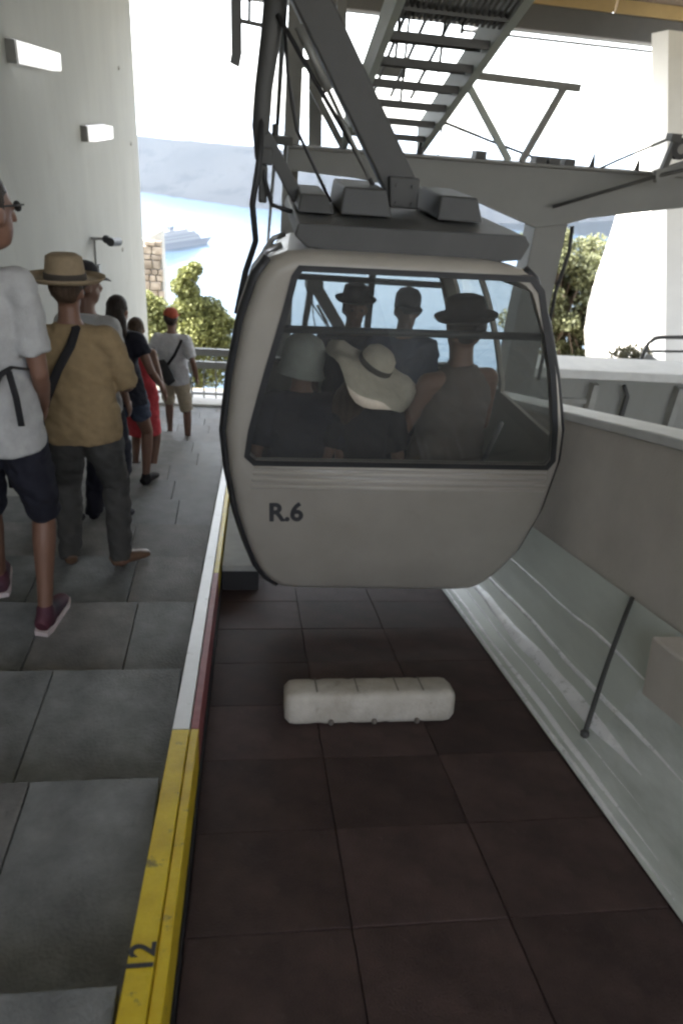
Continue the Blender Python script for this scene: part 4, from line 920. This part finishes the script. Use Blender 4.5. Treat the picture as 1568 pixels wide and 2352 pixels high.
o, M5, J5, S5, _ = person('woman in red dress standing between the denim shorts and the far man', stand(-1.06, 6.72), R(-10), 1.60, 1.0, 'tan', hands=[(-.1, .1, -.45), (.10, .05, -.45)], head=(.1, 0, R(-5)), top=('dress', red_d, 0), hair=('long', brhair), shoes=(black_c,), voxel=.012, female=True)
o, M6, J6, S6, _ = person('man in white T-shirt, beige shorts and rust cap, farthest along the queue', stand(-.96, 8.75), R(-6), 1.74, 1.05, 'dark', feet=[(-.10, .16, 0), (.20, -.16, 0)], hands=[(-.12, .1, -.45), (.12, .0, -.48)], head=(.05, 0, R(-14)), top=('shirt', greyt, .8), bottom=('shorts', beige), hair=('short', dkhair), hat=('cap', rust), shoes=(brownl,), voxel=.012)
o, M7, J7, S7, _ = person('person in dark brown top, mostly hidden between the two nearest men', stand(-1.30, 4.35), R(5), 1.62, 1.0, 'dark', top=('shirt', cloth('brown', (.06, .035, .025)), .8), bottom=('trousers', charcoal), hair=('short', dkhair), shoes=(black_c,), voxel=.014)
# straps and bags
def W(M, v): return M @ Vector(v)
strap(None, 'shoulder_bag', 'black bag at the hip of the mustard shirt, hung from a strap across the back', 'bag',
      [W(M2, p) for p in ((-.02, .06, 1.49), (.045, -.09, 1.475), (.02, -.145, 1.40), (-.05, -.165, 1.28), (-.12, -.165, 1.13), (-.17, -.13, 1.0), (-.21, -.04, .92))], [(.022, .006)] * 7, strapm,
      bag=(W(M2, (-.24, 0, .8)), (lambda b: (b.box(-1.30, -1.12, 3.58, 3.78, -1.90, -1.55), b)[1])(MB())))
strap(None, 'backpack', 'small dark backpack slung low across the far man in the white T-shirt', 'bag',
      [W(M6, p) for p in ((.14, .02, 1.47), (.13, -.12, 1.40), (.06, -.16, 1.25), (-.03, -.165, 1.12))], [(.018, .006)] * 4, strapm,
      bag=(W(M6, (-.06, -.2, 1.0)), (lambda b: (b.tube([W(M6, p) for p in ((-.12, -.19, 1.18), (-.10, -.20, 1.10), (-.04, -.21, .98), (.02, -.20, .90))], [(.06, .04), (.085, .06), (.085, .06), (.06, .04)], 12, side=(1, 0, 0)), b)[1])(MB())))
strap(None, 'camera_strap', 'dark strap hanging down the back of the nearest white T-shirt', 'strap',
      [W(M1, p) for p in ((.20, .02, 1.12), (.14, -.13, 1.18), (.10, -.15, 1.16), (.06, -.155, 1.10), (-.02, -.155, 1.02), (-.08, -.15, .96))], [(.012, .005)] * 6, strapm)
strap(None, 'camera_strap', 'loose dark strap end dangling at the side of the nearest white T-shirt', 'strap',
      [W(M1, p) for p in ((.13, -.142, 1.17), (.145, -.148, 1.08), (.15, -.152, .98))], [(.013, .005)] * 3, strapm)
mb = MB(); c = Vector(hc1); 
for s in (-1, 1): mb.tube([c + Matrix.Rotation(R(-40), 3, 'Z') @ Vector((s * .075, -.02, .02)), c + Matrix.Rotation(R(-40), 3, 'Z') @ Vector((s * .07, .10, .02))], .003, 6)
for s in (-1, 1): mb.ell(c + Matrix.Rotation(R(-40), 3, 'Z') @ Vector((s * .033, .098, .012)), .023, .008, .017, Matrix.Rotation(R(-40), 3, 'Z'), 10)
gl = link('sunglasses', mb.mesh('sunglasses', M_black, smooth=True)); gl.matrix_basis = M1; tag(gl, 'dark glasses on the face of the nearest man', 'glasses')

# passengers
FZ = -2.24
def seat(label, x, y, rot, H, **k): return person(label, (x, y, FZ), rot, H, sit=True, voxel=.012, group='passengers in the cabin', **k)
seat('passenger in pale grey bucket hat seated at the left behind the rear window', .27, 3.50, 0, 1.72, g=1.1, skin='tan', top=('shirt', navy, .8), bottom=('trousers', charcoal), hair=('short', brhair), hat=('bucket', greyhat), head=(-.1, R(8), 0), shoes=(black_c,))
seat('passenger in cream floppy sun hat seated in the middle behind the rear window', .62, 3.47, R(-4), 1.66, skin='tan', top=('shirt', black_c, .7), bottom=('trousers', navy), hair=('long', brhair), hat=('floppy', cream), head=(.05, R(27), R(-12)), shoes=(black_c,), female=True)
seat('tall passenger in dark hat and sleeveless top seated at right behind the rear window', 1.12, 3.56, R(22), 2.0, g=1.08, skin='tan', hands=[(-.02, .30, -.36), (.04, .26, -.42)], hat=('trilby', black_c), top=('shirt', cloth('pale_brown', (.10, .078, .065)), 0), bottom=('trousers', navy), hair=('short', dkhair), head=(-.12, R(-6), R(10)), shoes=(black_c,))
seat('passenger in dark hat facing back from the far bench, above the floppy hat', .68, 4.62, R(180), 1.76, skin='dark', top=('shirt', navy, .8), bottom=('trousers', charcoal), hair=('short', dkhair), hat=('trilby', black_c), shoes=(black_c,), face=True)
seat('passenger in dark cap facing back from the far bench at the right', 1.02, 4.58, R(180), 1.78, skin='dark', top=('shirt', denim, .8), bottom=('trousers', charcoal), hair=('short', dkhair), hat=('cap', navy), shoes=(black_c,), face=True)

# ------------------------------------------------------------------ haze
mb = MB(); mb.box(-12500, 12500, -80, 24500, -221.6, 4.0)
hz = tag(mb.build('haze', []), kind='stuff')
m = bpy.data.materials.new('haze_air'); m.use_nodes = True; n = m.node_tree.nodes; n.clear()
ou = n.new('ShaderNodeOutputMaterial'); pv = n.new('ShaderNodeVolumePrincipled'); pv.inputs['Color'].default_value = (.74, .86, 1, 1); pv.inputs['Density'].default_value = .000045; pv.inputs['Anisotropy'].default_value = .3
m.node_tree.links.new(pv.outputs[0], ou.inputs['Volume']); hz.data.materials.append(m)
bpy.data.scenes.remove(TMP)
